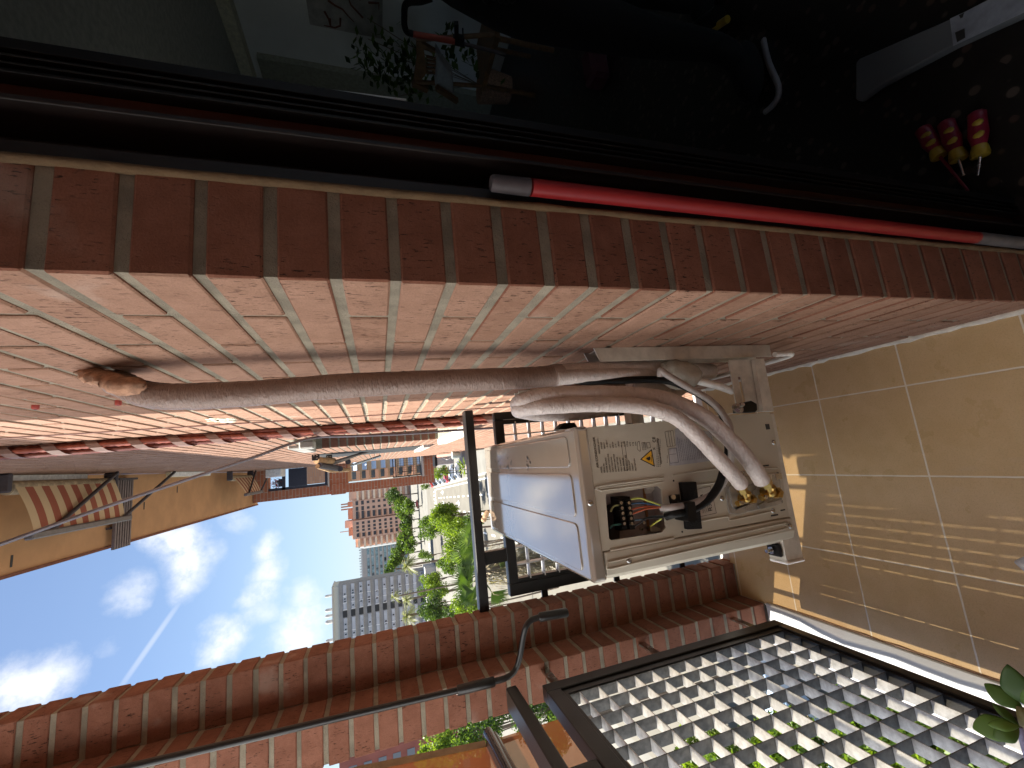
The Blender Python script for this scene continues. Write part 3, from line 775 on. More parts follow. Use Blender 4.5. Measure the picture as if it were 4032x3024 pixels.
    b.box(x0 - .01, x1 + .01, YA + .045, YA + .047, z0 - .01, z1 + .01); b.box(x0 - .01, x0 - .008, YA + .002, YA + .045, z0 - .01, z1 + .01); b.box(x1 + .008, x1 + .01, YA + .002, YA + .045, z0 - .01, z1 + .01)
    b.box(x0 - .008, x1 + .008, YA + .002, YA + .045, z0 - .01, z0 - .008); b.box(x0 - .008, x1 + .008, YA + .002, YA + .045, z1 + .008, z1 + .01)
    bay = b.build('terminal_bay', mat('bay_inner', (.40, .36, .34), .6), t)
    b = MB(); pts = [P(x, y, 'y', YA + .040) for x, y in [(2392, 1990), (2440, 1975), (2440, 2128), (2405, 2128)]]; b.prism(pts, (0, .004, 0)); b.build('dark_bracket', M['dark'], bay)
    b = MB()
    def T(px, py, y): return P(px, py, 'y', YA + y)
    a = T(2430, 1960, .02); e = T(2480, 2085, .02)
    q = [(2428, 1958), (2480, 1955), (2496, 2082), (2444, 2090)]
    b.prism([T(*p, .018) for p in q], (0, .026, 0))
    for k in range(6):
        f_ = (k + .1) / 5.4
        for side in (0, 1):
            x = 2434 + 16 * f_ + side * 30; y = 1968 + 108 * f_
            b.prism([T(x, y, .008), T(x + 20, y - 2, .008), T(x + 22, y + 14, .008), T(x + 2, y + 16, .008)], (0, .012, 0))
    blk = b.build('terminal_block', M['black_rubber'], bay)
    b = MB()
    for k in range(5):
        f_ = (k + .3) / 5.2
        for side in (0, 1):
            c = T(2446 + 16 * f_ + side * 30, 1974 + 106 * f_, .005); b.tube([c, c + Vector((0, .004, 0))], .0034, 8)
    b.build('terminal_screws', M['steel'], blk)
    wires = [((.55, .60, .12), [(2484, 1966), (2520, 1962), (2560, 1975), (2600, 1990)]), ((.02, .08, .18), [(2486, 1984), (2520, 1980), (2560, 1985), (2602, 1993)]), ((.45, .10, .04), [(2488, 2006), (2520, 1998), (2560, 1994), (2602, 1996)]),
             ((.45, .12, .05), [(2490, 2024), (2520, 2012), (2550, 2003), (2600, 1998)]), ((.10, .16, .20), [(2494, 2048), (2530, 2044), (2570, 2035), (2618, 2033)]), ((.01, .01, .01), [(2496, 2074), (2520, 2060), (2545, 2042), (2618, 2036)]),
             ((.60, .65, .10), [(2560, 2074), (2585, 2055), (2605, 2042)]), ((.30, .30, .12), [(2404, 2015), (2412, 1998), (2425, 1990), (2440, 1990)]), ((.03, .12, .10), [(2402, 2080), (2410, 2070), (2425, 2066), (2446, 2064)])]
    for i, (c, px) in enumerate(wires):
        b = MB(); b.tube(smooth([T(x, y, .012 - .03 * (j / len(px)) * (i < 7)) for j, (x, y) in enumerate(px)], 6), .0019, 8)
        b.build('wire', mat('wire_colour', c, .4), bay)
    b = MB(); c = T(2530, 2072, .042)
    for k in range(3): b.tube([c + Vector((.008 * cos(k * 2.1), 0, .008 * sin(k * 2.1))), c + Vector((.008 * cos(k * 2.1), -.008, .008 * sin(k * 2.1)))], .0032, 8)
    b.build('earth_screws', M['steel'], bay)
    b = MB(); b.prism([T(2540, 1922, .03), T(2575, 1917, .03), T(2579, 1925, .03), T(2562, 1942, .03), T(2544, 1944, .03)], (0, .004, 0)); b.build('bay_tab', M['white_metal'], bay); b = MB(); b.prism([T(2562, 2068, .03), T(2600, 2080, .03), T(2602, 2090, .03), T(2566, 2092, .03)], (0, .004, 0)); b.build('bay_tab', M['white_metal'], bay)
    b = MB(); b.prism([T(2533, 1924, .04), T(2540, 1922, .04), T(2560, 2090, .04), T(2552, 2090, .04)], (0, .003, 0)); b.build('copper_strip', mat('brown_strip', (.30, .13, .03), .5), bay)
    # screws, slots and little windows pressed in the side
    for x, y in ((2325, 1981), (2843, 1962), (3046, 1742), (3044, 2011), (3111, 2071), (2477, 2207), (2920, 1866)):
        s = MB(); c = Q(x, y, .0035 if y > 2050 or x < 2330 else 0.0)
        s.tube([c + Vector((0, .002, 0)), c - Vector((0, .0012, 0)), c - Vector((0, .0026, 0))], [.0062, .0058, .0034], 14)
        s.build('screw', M['steel'], t)
    for pix in ([(3012, 1670), (3028, 1669), (3032, 1690), (3017, 1692)], [(3000, 1832), (3026, 1829), (3027, 1835), (3001, 1838)], [(3035, 2028), (3063, 2023), (3064, 2029), (3036, 2034)], [(3072, 2008), (3090, 2004), (3092, 2009), (3074, 2013)]):
        s = MB(); plate(s, pix, .0006); s.build('slot', M['dark'], t)
    for x, y in ((2652, 1893), (2686, 2094), (2640, 2003)):
        s = MB(); c = Q(x, y); s.tube([c, c - Vector((0, .0005, 0))], .0022, 10); s.build('slot', M['dark'], t)
    # black foam squares, cable clamp
    for pix in ([(2671, 1899), (2730, 1896), (2739, 1971), (2684, 1986)], [(2688, 2020), (2745, 2006), (2753, 2080), (2694, 2083)]):
        s = MB(); plate(s, pix, .009, .002); s.build('foam_pad', mat('black_foam', (.008, .008, .008), 1.0, bump=1.0, bscale=400), t)
    s = MB(); plate(s, [(2632, 1951), (2664, 1945), (2668, 1975), (2638, 1988)], .010, .001); plate(s, [(2650, 1975), (2680, 1968), (2688, 2030), (2682, 2044), (2658, 2047)], .043, .003)
    cl = s.build('cable_clamp', M['black_rubber'], t)
    s = MB(); c = Q(2649, 1957, .010); s.tube([c, c - Vector((0, .003, 0))], .0052, 12); s.build('screw', M['steel'], cl)
    # pressed steel valve plate
    s = MB(); plate(s, [(2846, 1896), (2888, 1880), (3066, 1858), (3076, 1985), (2900, 2026), (2868, 2022)], .003, .006)
    vp = s.build('valve_plate', M['galvplate'], t, bevel=.0014)
    s = MB(); plate(s, [(2862, 1912), (2960, 1890), (2980, 1960), (2965, 1985), (2895, 2008), (2876, 1996)], .003, .010, base=.003); plate(s, [(2975, 1990), (3000, 1975), (3012, 1980), (3070, 1965), (3072, 1980), (2985, 2004)], .004, .003, base=.003); s.build('valve_recess', M['galvplate'], vp, bevel=.0014)
    s = MB(); plate(s, [(3047, 1866), (3070, 1862), (3074, 1885), (3052, 1890)], .004, .001); s.build('tab', M['steel'], vp)
    # brass service valves
    def hexn(b, a, e, r): b.tube([a, a * .97 + e * .03, a * .03 + e * .97, e], [r * .9, r, r, r * .9], 6, sm=False)
    for cx, cy, s_ in ((2938, 1962, .80), (3032, 1938, .98)):
        o = Q(cx, cy, .022)
        tip = Q(cx - 26, cy - 52, .040)
        v = thing('service_valve', o, None, None); v.parent = t; v.location = o - abs_loc(t)
        if 'category' in v: del v['category']
        b = MB(); b.tube([o + Vector((0, .02, 0)), o], .010 * s_, 12); b.tube(smooth([o, o * .6 + tip * .4, tip], 3), .0085 * s_, 12); b.ball(o, .0125 * s_, 12, 8)
        sp = Q(cx - 28, cy + 18, .022); b.tube([o, sp], .0062 * s_, 10); b.tube([sp, sp + (sp - o).normalized() * .006], .008 * s_, 6, sm=False)
        b.build('valve_body', M['brass'], v)
        b = MB(); hexn(b, o * .45 + tip * .55, tip + (tip - o) * .12, .0138 * s_); b.build('flare_nut', M['brass'], v)
        b = MB(); e = Q(cx + 36 * s_, cy + 4, .020); hexn(b, o * .45 + e * .55, e, .0128 * s_); b.build('valve_cap', M['brass'], v)
        b = MB(); e = Q(cx + 22 * s_, cy + 36, .030) if s_ > 1.1 else Q(cx + 8, cy - 24, .034); hexn(b, o * .4 + e * .6, e, .0085 * s_); b.build('valve_cap', M['brass'], v)
        b = MB(); c = sp + Vector((0, -.006, 0)); b.tube([c + Vector((0, .004, 0)), c - Vector((0, .003, 0))], .0045, 8); b.build('screw', M['steel'], v)
    # printed plates and stickers.  rows of print run along the photo's "up" (they read from below)
    base = Q(2350, 1800)
    rot = (pi / 2, 0, 0)
    tx = MB()
    def side_text(s, px, py, size, name='lettering', m=M['ink'], n=.0004): return text_obj(s, size, Q(px, py, n), rot, m, t, name)
    side_text('AIR CONDITIONER', 2358, 1842, .0072); side_text('INDOOR UNIT', 2364, 1788, .0048)
    rows = MB(); R = random.Random(5)
    def printrow(x, y0, y1, h, gap=.45, th=.0005):
        "a row of small print: short dashes between two pixel heights"
        a = Q(x, y0, .0004); e = Q(x, y1, .0004); L = (e - a).length; d = (e - a).normalized(); s = 0
        while s < L:
            w = R.uniform(.0012, .0034); w = min(w, L - s)
            p = a + d * s; rows.prism([p, p + d * w, p + d * w + Vector((0, 0, h)), p + Vector((0, 0, h))], (0, -.00015, 0)); s += w + R.uniform(.0005, .0012) * (1 + gap)
    names = [('MODEL', 'AOE 009'), ('SERIAL No.', 'E002417'), ('POWER SOURCE', '1 Ph 230 V'), ('CURRENT COOLING', '4.4 A'), ('INPUT COOLING', '0.98 kW'), ('CURRENT HEATING', '4.7 A'), ('INPUT HEATING', '1.05 kW'), ('MAX. CURRENT', '7.5 A'), ('MAX. PRESSURE', '4.2 MPa'), ('REFRIGERANT R32', '0.70 kg'), ('FREQUENCY', '50 Hz'), ('WEIGHT', '31 kg'), ('PROTECTION', 'IP X4')]
    for i, (a, c) in enumerate(names):
        px = 2372 + i * 11.2
        side_text(a, px, 1862 - i * .8, .0040, 'small_print'); side_text(c, px, 1768 - i * 1.1, .0037, 'small_print')
    b = MB()
    def outline(pix, w=.0006):
        p = [Q(*q, .0004) for q in pix]
        for i in range(len(p)): b.beam(p[i], p[(i + 1) % len(p)], w, .0003, up=(0, 1, 0))
    outline([(2446, 1742), (2460, 1740), (2474, 1850), (2461, 1853)])
    outline([(2510, 1742), (2517, 1737), (2522, 1772), (2520, 1778), (2509, 1768)]); outline([(2527, 1743), (2540, 1741), (2544, 1770), (2531, 1772)]); outline([(2545, 1743), (2558, 1742), (2562, 1762), (2549, 1765)])
    outline([(2533, 1745), (2535, 1765), (2540, 1764), (2538, 1744)])
    outline([(2618, 1700), (2650, 1695), (2659, 1755), (2628, 1760)]); outline([(2630, 1699), (2640, 1758)]); outline([(2640, 1697), (2648, 1756)]); outline([(2630, 1768), (2663, 1764), (2672, 1820), (2638, 1824)]); outline([(2636, 1790), (2662, 1787)]); 
    b.build('printed_boxes', M['ink'], t)
    side_text('CE', 2582, 1742, .0100); side_text('X', 2581, 1772, .0085); side_text('FUJITSU GENERAL LIMITED', 2607, 1826, .0046)
    for x in (2588, 2594, 2600): printrow(x, 1838, 1728, .0011)
    printrow(2628, 1822, 1792, .0012); rows.build('small_print', M['ink'], t)
    # yellow flammable triangle
    s = MB(); plate(s, [(2520, 1809), (2566, 1768), (2578, 1838)], .0006, .0012); tri = s.build('warning_triangle', M['ink'], t)
    s = MB(); plate(s, [(2526, 1808), (2563, 1775), (2573, 1832)], .0002, .001, base=.0006); s.build('yellow_field', M['yellow'], tri)
    s = MB(); plate(s, [(2543, 1806), (2550, 1797), (2548, 1803), (2556, 1797), (2560, 1800), (2561, 1806), (2558, 1812), (2552, 1813)], .0002, base=.0008); plate(s, [(2562, 1792), (2564, 1791), (2567, 1817), (2565, 1818)], .0002, base=.0008); s.build('flame_sign', M['ink'], tri)
    # silver notice covered with print
    s = MB(); plate(s, [(2656, 1688), (2700, 1682), (2800, 1700), (2824, 1811), (2664, 1833), (2636, 1833), (2634, 1765), (2662, 1762)], .0003, .002); nt_ = s.build('notice_label', M['label_grey'], t)
    rows.v = []; rows.f = []; rows.r = []; rows.mi = []; rows.sm = []
    for i in range(21):
        x = 2668 + i * 7.0; ys = 1725 + R.uniform(-8, 10) - (6 if i % 5 == 0 else 0)
        a = (x + 12, 1816 - i * .9)
        p0 = Q(*a, .0008); p1 = Q(x, ys, .0008); L = (p1 - p0).length; d = (p1 - p0).normalized(); s0 = 0
        while s0 < L:
            w = R.uniform(.002, .006); w = min(w, L - s0); p = p0 + d * s0
            rows.prism([p, p + d * w, p + d * w + Vector((0, 0, .0011)), p + Vector((0, 0, .0011))], (0, -.0001, 0)); s0 += w + R.uniform(.0007, .0012)
    rows.build('small_print', M['label_text'], nt_)
    # refrigerant label
    s = MB(); plate(s, [(2740, 1925), (2798, 1913), (2823, 2022), (2756, 2037)], .0003, .003); rl = s.build('refrigerant_label', mat('beige_label', (.50, .45, .38), .4), t)
    b = MB()
    outline([(2742, 1927), (2797, 1915), (2821, 2020), (2758, 2034)], .0008); b.build('label_border', M['ink'], rl)
    side_text('R32', 2805, 2012, .0150, n=.0008); side_text('WARNING', 2772, 2020, .0042, n=.0008)
    rows.v = []; rows.f = []; rows.r = []; rows.mi = []; rows.sm = []
    for i in range(4):
        x = 2778 + i * 7; p0 = Q(x, 2018 - i * 2, .0008); p1 = Q(x - 14, 1975 - i * 2, .0008); d = (p1 - p0).normalized(); s0 = 0
        while s0 < (p1 - p0).length: rows.prism([p0 + d * s0, p0 + d * (s0 + .0025), p0 + d * (s0 + .0025) + Vector((0, 0, .001)), p0 + d * s0 + Vector((0, 0, .001))], (0, -.0001, 0)); s0 += .0035
    for tri_ in ([(2755, 1950), (2767, 1945), (2762, 1960)],): plate(rows, tri_, .0002, base=.0004)
    rows.build('small_print', M['ink'], rl)
    # small glossy beads added for the white glints on the lid
    s = MB(); R = random.Random(2)
    for cx, cy in ((1955, 1820), (2000, 1815), (2075, 1812)):
        for k in range(9):
            p = P(cx + R.uniform(-8, 14), cy + 20 + k * 6 + R.uniform(-3, 3) - 34, 'z', ZT + .004); s.ball(p, R.uniform(.0012, .0024), 8, 5, sc=(1.8, 1, .4))
    s.build('lid_glint_beads', M['glass'], t)
    # carry handle block on the far top edge
    return t
AC = aircon()
ropeb = MB(); p0 = P(1922, 2012, 'y', 1.56); p1 = P(1905, 2045, 'y', 1.57)
ropeb.tube([p0, p0 * .5 + p1 * .5 + Vector((0, 0, .003)), p1], [.008, .010, .006], 10, wr=.2); ropeb.ball(p1, .011, 10, 7)
tag(ropeb.build('cork', mat('cork_tan', (.42, .28, .17), .9, bump=1, bscale=120), origin=p0), 'small tan cork lump stuck at the far edge of the unit lid', 'cork')

def bracket(y, label, near=True):
    za = -.866
    t = thing('wall_bracket', (XW, y, -.94), label, 'bracket', 'brackets carrying the air conditioner')
    b = MB()
    x = XW - .0005; zt = -.462; zb = -.945
    # channel standing on the wall: web and two flanges, cut slantwise at its top
    b.prism([(x, y - .024, zb), (x, y - .024, zt + .012), (x - .030, y - .024, zt), (x - .030, y - .024, zb)], (0, .003, 0))
    b.prism([(x, y + .021, zb), (x, y + .021, zt + .012), (x - .030, y + .021, zt), (x - .030, y + .021, zb)], (0, .003, 0))
    b.box(x - .003, x - .0001, y - .021, y + .021, zb, zt)
    b.build('wall_channel', M['white_metal'], t)
    b = MB()
    # arm: inverted channel with a slotted side
    xe = .040 if near else x - .031
    b.box(-.292, xe, y - .022, y + .022, za - .003, za); b.box(-.292, xe, y + .019, y + .022, za - .050, za - .003)
    b.box(-.292, xe, y - .022, y - .019, za - .050, za - .003)
    b.build('arm', M['white_metal'], t)
    b = MB(); b.cbox(-.300, -.2925, y - .026, y + .024, za - .052, za + .003, c=.003); b.build('end_cap', M['white'], t)
    for xx in ((-.27,) if near else (.062, -.27)):
        b = MB(); b.cbox(xx - .014, xx + .014, y - .018, y + .018, za + .0005, za + .010, c=.003); b.build('rubber_mount', M['black_rubber'], t)
        b = MB(); b.tube([(xx, y, za + .010), (xx, y, za + .030)], .004, 10); b.tube([(xx, y, za + .0105), (xx, y, za + .017)], .0085, 6, sm=False); b.build('bolt', M['steel'], t)
    return t
NB = bracket(.806, 'near white metal bracket screwed to the brick under the air conditioner')
bracket(1.33, 'far white metal bracket behind the hoses below the air conditioner', False)

# near arm seen in front: the slotted foot plate the unit stands on
def foot():
    t = NB
    b = MB()
    c = [(2868, 1418), (2990, 1417), (3030, 1622), (2905, 1625)]
    # the tray and its slot
    pts = [P(x, y, 'y', .772) for x, y in c]
    s = [P(x, y, 'y', .772) for x, y in [(2906, 1486), (2911, 1481), (2917, 1484), (2938, 1585), (2934, 1590), (2926, 1588)]]
    bm = bmesh.new(); ov = [bm.verts.new(p) for p in pts]; hv = [bm.verts.new(p) for p in s]
    ed = [bm.edges.new((ov[i], ov[(i + 1) % 4])) for i in range(4)] + [bm.edges.new((hv[i], hv[(i + 1) % 6])) for i in range(6)]
    bmesh.ops.triangle_fill(bm, use_beauty=True, edges=ed); bm.verts.index_update()
    vs = [v.co.copy() for v in bm.verts]; fs = [[v.index for v in f.verts] for f in bm.faces]; bm.free()
    b.add(vs, fs); b.add([v + Vector((0, .0025, 0)) for v in vs], [f[::-1] for f in fs])
    for ring in (pts, s):
        n = len(ring); b.add(list(ring) + [p + Vector((0, .0025, 0)) for p in ring], [(i, (i + 1) % n, (i + 1) % n + n, i + n) for i in range(n)])
    b.build('slotted_plate', M['white_metal'], t)
    b = MB(); k = [P(x, y, 'y', .771) for x, y in [(2955, 1417), (2992, 1416), (3031, 1622), (2990, 1622)]]; b.prism(k, (0, -.012, 0)); b.build('folded_flange', M['white_metal'], t, bevel=.001)
    b = MB(); k = [P(x, y, 'y', .765) for x, y in [(2882, 1596), (2910, 1588), (2935, 1582), (2956, 1594), (2958, 1618), (2950, 1627), (2884, 1628)]]; b.prism(k, (0, -.018, 0)); b.build('rubber_mount', M['black_rubber'], t, bevel=.002)
    b = MB(); c0 = P(2903, 1610, 'y', .745); d = Vector((.35, -.9, .1)).normalized(); b.tube([c0, c0 - d * -.004], .0125, 16); b.tube([c0 + d * .004, c0 + d * .010], .0085, 6, sm=False); b.tube([c0 + d * .01, c0 + d * .022], .0042, 10)
    b.build('bolt', M['steel'], t)
foot()

# ---------------------------------------------------------------- pipes
def hose(name, pts, r, m, label, cat, n=16, wr=.03, step=8, tape=None, group=None):
    pp = smooth([P(x, y, 'y', d) for x, y, d in pts], step)
    rr = r if isinstance(r, (int, float)) else r
    b = MB(); rs = [rr * (1 + random.uniform(-wr, wr)) for _ in pp]
    b.tube(pp, rs, n, wr=wr * .6)
    o = b.build(name, m, origin=pp[0]); tag(o, label, cat, group)
    return o, pp
def wrinkle_mat(name, col, ring=True):
    m = bpy.data.materials.new(name); m.use_nodes = True
    t = NT(m.node_tree); bs = m.node_tree.nodes['Principled BSDF']; ov = t.n('ShaderNodeTexCoord').outputs['Object']
    n1 = t.noise(ov, 45, 4, .7); n2 = t.noise(t.scale(ov, (90, 90, 260)), 1, 3, .6)
    c = t.mix(t.ramp(n1, .3, .7), tuple(x * .88 for x in col) + (1,), tuple(min(1, x * 1.08) for x in col) + (1,))
    t.l(c, bs.inputs['Base Color']); bs.inputs['Roughness'].default_value = .42; bs.inputs['Sheen Weight'].default_value = .1
    b = t.n('ShaderNodeBump'); b.inputs['Strength'].default_value = .6; b.inputs['Distance'].default_value = .003
    fold = t.m('ABSOLUTE', t.m('SUBTRACT', t.noise(t.scale(ov, (50, 50, 120)), 1, 3, .6), .5))
    t.l(t.m('ADD', t.m('MULTIPLY', n2, .35), t.m('MULTIPLY', fold, 3.0)), b.inputs['Height']); t.l(b.outputs[0], bs.inputs['Normal'])
    return m
HM = wrinkle_mat('insulation_skin', (.60, .53, .50)); WM = wrinkle_mat('wrapping_tape', (.25, .175, .145))
# wrapped bundle coming out of the wall and dropping beside the bracket
o, bp_ = hose('wrapped_pipe', [(455, 1502, .885), (505, 1524, .875), (560, 1548, .85), (640, 1560, .83), (760, 1560, .82), (1000, 1548, .81), (1344, 1520, .80), (1750, 1500, .80), (2080, 1487, .80), (2190, 1477, .80)], .0222, WM,
              'thick pipe bundle wrapped in dusky pink tape running down the brick wall', 'pipe', n=20, wr=.02, step=10)
rings = MB()
for i in range(6, len(bp_) - 2, 1):
    c = bp_[i]; d = (bp_[i + 1] - c).normalized(); d2 = (d + Vector((.25, .2, 0))).normalized()
    if random.random() < .22: rings.tube([c, c + d2 * random.uniform(.002, .004)], [.0222, .0222 * random.uniform(1.01, 1.03)], 20, cap=False)
rings.build('tape_edges', WM, o)
b = MB(); c = P(2175, 1480, 'y', .80); e = P(2215, 1474, 'y', .80); b.tube([c, c * .8 + e * .2, c * .2 + e * .8, e], [.0228, .0245, .0235, .0215], 20, wr=.03); b.build('tape_band', mat('crumpled_tape', (.34, .26, .23), .5, bump=1, bscale=80), o)
# filler where it enters the brick
b = MB(); R = random.Random(8)
for x, y, r in ((318, 1466, .007), (345, 1474, .011), (375, 1482, .015), (405, 1490, .018), (440, 1500, .020), (470, 1510, .021), (495, 1520, .0215)):
    c = P(x, y, 'x', XW - (.004 + .045 * (x - 330) / 190)); b.ball(c, r, 14, 10, sc=(R.uniform(.5, .9), R.uniform(.8, 1), R.uniform(1.1, 1.5)))
for v in range(len(b.v)): b.v[v] = tuple(Vector(b.v[v]) + Vector((R.uniform(-1, 1), R.uniform(-1, 1), R.uniform(-1, 1))) * .0022)
h = b.build('pipe_hole_filling', M['terra'], origin=P(420, 1496, 'x', XW)); tag(h, 'terracotta filling round the pipe where it comes out of the wall', 'wall filling')
b = MB()
for k in range(9):
    c = P(372 + R.uniform(-25, 60), 1488 + R.uniform(-8, 18), 'x', XW - .012); b.ball(c, R.uniform(.003, .007), 8, 6, sc=(.5, 1, 1.6))
b.build('white_crumbs', M['filler'], h)
# branches below the band
hose('insulated_pipe', [(2190, 1471, .80), (2300, 1462, .80), (2450, 1452, .81), (2620, 1450, .83), (2800, 1462, .86)], .0195, HM, 'pale insulated pipe leaving the tape band close to the wall bracket', 'pipe', group=None)
hose('insulated_pipe', [(2190, 1487, .79), (2300, 1480, .79), (2450, 1476, .80), (2560, 1478, .82), (2640, 1490, .90), (2690, 1520, .98), (2640, 1552, .98), (2500, 1560, .97), (2300, 1610, .93), (2150, 1622, .88), (2060, 1607, .80), (2042, 1594, .76), (2070, 1577, .73), (2164, 1558, .715), (2316, 1552, .71), (2431, 1552, .71), (2575, 1563, .70), (2684, 1596, .695), (2792, 1657, .69), (2901, 1759, .695), (2960, 1830, .70), (3000, 1893, .712)], .0165, HM,
     'upper of two looped hoses, arching over its twin to the lower brass valve', 'hose', group=None)
hose('insulated_pipe', [(2480, 1500, .86), (2620, 1540, .97), (2500, 1592, .96), (2300, 1628, .90), (2150, 1632, .84), (2060, 1620, .775), (2046, 1612, .745), (2104, 1603, .72), (2195, 1597, .705), (2358, 1592, .70), (2503, 1598, .69), (2612, 1622, .68), (2684, 1660, .68), (2756, 1728, .68), (2829, 1806, .685), (2880, 1860, .69), (2917, 1906, .702)], .0148, HM,
     'lower of two looped hoses, ending above the upper brass valve', 'hose', group=None)
# power cables
hose('cable', [(2200, 1490, .79), (2300, 1501, .79), (2430, 1498, .79), (2610, 1497, .79), (2720, 1535, .76), (2830, 1610, .735), (2858, 1690, .735), (2868, 1780, .735), (2850, 1850, .735), (2825, 1920, .74), (2780, 1975, .745), (2716, 2010, .752), (2660, 2022, .752), (2622, 2034, .77)], .0082, M['black_rubber'], 'black power cable curving from the pipe band to the terminal bay', 'cable', n=14, wr=.0)
hose('cable', [(2600, 1482, .76), (2601, 1458, .755), (2625, 1475, .75), (2700, 1520, .74), (2800, 1580, .725), (2866, 1660, .715), (2876, 1720, .715), (2880, 1790, .725), (2862, 1870, .735), (2820, 1935, .745), (2750, 1975, .75), (2686, 1992, .752), (2640, 1998, .756), (2602, 1999, .775)], .0072, M['grey_cable'], 'pinkish grey cable looping into the terminal bay through the clamp', 'cable', n=14, wr=.0)
# drain hose in clear tape
clear = mat('clear_tape', (.70, .66, .58), .22, trans=.55, bump=1.0, bscale=60)
b = MB(); pp = smooth([P(x, y, 'y', d) for x, y, d in [(2604, 1462, .80), (2630, 1468, .80), (2680, 1478, .79), (2725, 1486, .785), (2738, 1492, .785)]], 4)
b.tube(pp, [.018, .020, .024, .029, .031, .033, .034, .034, .034, .033, .032, .031, .029, .027, .024, .018, .012][:len(pp)] + [.012] * max(0, len(pp) - 17), 16, wr=.05)
o = b.build('tape_bag', clear, origin=pp[0]); tag(o, 'crumpled clear plastic tape wound round the end of the drain hose', 'tape')
hose('drain_hose', [(2690, 1480, .785), (2740, 1497, .785), (2790, 1510, .785), (2840, 1524, .785), (2883, 1540, .785)], .0088, M['white'], 'short white drain hose poking out of the clear tape', 'hose', n=16, wr=0)
b = MB()
a0 = P(2740, 1494, 'y', .78); a1 = P(2744, 1500, 'y', .78)
hose('drain_pipe', [(2745, 1503, 1.0), (2800, 1490, .96), (2900, 1464, .90), (3000, 1434, .84), (3070, 1414, .80), (3105, 1402, .775), (3116, 1396, .765), (3110, 1392, .76), (3080, 1394, .755), (3050, 1396, .755)], .0062, M['white'], 'thin white tube bent in a hairpin at the foot of the wall', 'tube', n=12, wr=0)

# small things on the wall
def plug(px, py, label):
    c = P(px, py, 'x', XW); b = MB(); b.tube([c + Vector((.004, 0, 0)), c - Vector((.006, 0, 0)), c - Vector((.009, 0, 0))], [.0065, .0065, .004], 14)
    o = b.build('wall_plug', mat('red_plastic', (.32, .05, .04), .4), origin=c); tag(o, label, 'wall plug', 'plugs left in the wall')
    r = MB(); r.tube([c - Vector((.009, 0, 0)), c - Vector((.0095, 0, 0))], .0025, 10); r.build('screw_hole', M['dark'], o)
plug(466, 1582, 'red wall plug in the brick, the one nearest the pipe hole'); plug(140, 1597, 'red wall plug in the brick high above the pipe hole')
b = MB(); R = random.Random(4)
for k in range(26):
    c = P(870 + R.uniform(-48, 50), 1655 + R.uniform(-8, 8), 'x', XW - .001); b.ball(c, R.uniform(.005, .012), 8, 6, sc=(.25, 1, 1.3))
o = b.build('filler_patch', mat('chipped_filler', (.62, .60, .48), .95, nscale=60, namt=.4, bump=1), origin=P(870, 1655, 'x', XW)); tag(o, 'chipped white filler patch on the brick beside the pipe bundle', 'filler patch')

# red conduit bundle taped in spirals, black cable next to it
def conduits():
    x = XW - .022; y = 1.965
    t = thing('conduit_bundle', (x, y, 0), 'bundle of red corrugated conduits wound with brown tape up the wall', 'conduit')
    z0, z1 = -2.0, 2.4
    for i, (dx, dy) in enumerate(((0, 0), (.014, .013), (-.012, .015), (.004, .028))):
        b = MB(); n = 360
        pts = [Vector((x + dx + .003 * sin(k * .06 + i), y + dy + .004 * sin(k * .045 + i * 2), z0 + (z1 - z0) * k / n)) for k in range(n + 1)]
        b.tube(pts, [.0095 + (.0012 if k % 2 else -.0008) for k in range(n + 1)], 8); b.build('conduit', M['redpipe'], t)
    b = MB(); z = z0
    while z < z1:
        for s in range(10):
            a0 = s / 10 * 2 * pi; a1 = (s + 1) / 10 * 2 * pi
            def pt(a, w): return Vector((x + .001 + cos(a) * .0255, y + .014 + sin(a) * .030, z + a / (2 * pi) * .13 + w))
            b.add([pt(a0, 0), pt(a1, 0), pt(a1, .038), pt(a0, .038)], [(0, 1, 2, 3)], sm=True)
        z += .125
    b.build('tape', M['browntape'], t, fix=False)
    b = MB(); b.tube([(x - .01, y - .03, .252), (x - .01, y + .06, .256)], .003, 6); b.build('cable_tie', mat('grey_tie', (.25, .24, .23), .5), t)
conduits()
b = MB(); pp = smooth([P(1960, 1684, 'y', 2.0), P(1800, 1694, 'y', 2.0), P(1600, 1708, 'y', 2.0), P(1400, 1716, 'y', 2.0), P(1246, 1722, 'y', 1.99), P(1130, 1752, 'y', 1.9), P(1000, 1800, 'y', 1.85), P(700, 1900, 'y', 1.8), P(350, 2018, 'y', 1.75), P(-60, 2165, 'y', 1.7)], 8)
b.tube(pp, .0058, 10); o = b.build('cable', mat('dark_aerial_cable', (.13, .115, .13), .3, metal=.4), origin=pp[0]); tag(o, 'dark cable clipped beside the red conduits then swinging across the sky side', 'cable')
# hairline wire further along
b = MB(); pp = [Vector((XW - .004, 1.70 + .003 * sin(k * .8), 2.2 - k * .12)) for k in range(30)]; b.tube(pp, .0022, 6); o = b.build('cable', mat('brown_wire', (.20, .10, .08), .5), origin=pp[0]); tag(o, 'thin brown wire straight down the brick nearer than the red conduits', 'cable')
# black plastic handle behind the unit, seen through the far mesh
b = MB(); k = [P(x, y, 'y', 1.5) for x, y in [(2198, 1690), (2222, 1665), (2262, 1664), (2280, 1690)]]; b.prism(k, (0, .05, 0)); o = b.build('pipe_clip', M['black_rubber'], origin=k[0]); tag(o, 'black plastic clip behind the top corner of the unit', 'clip')
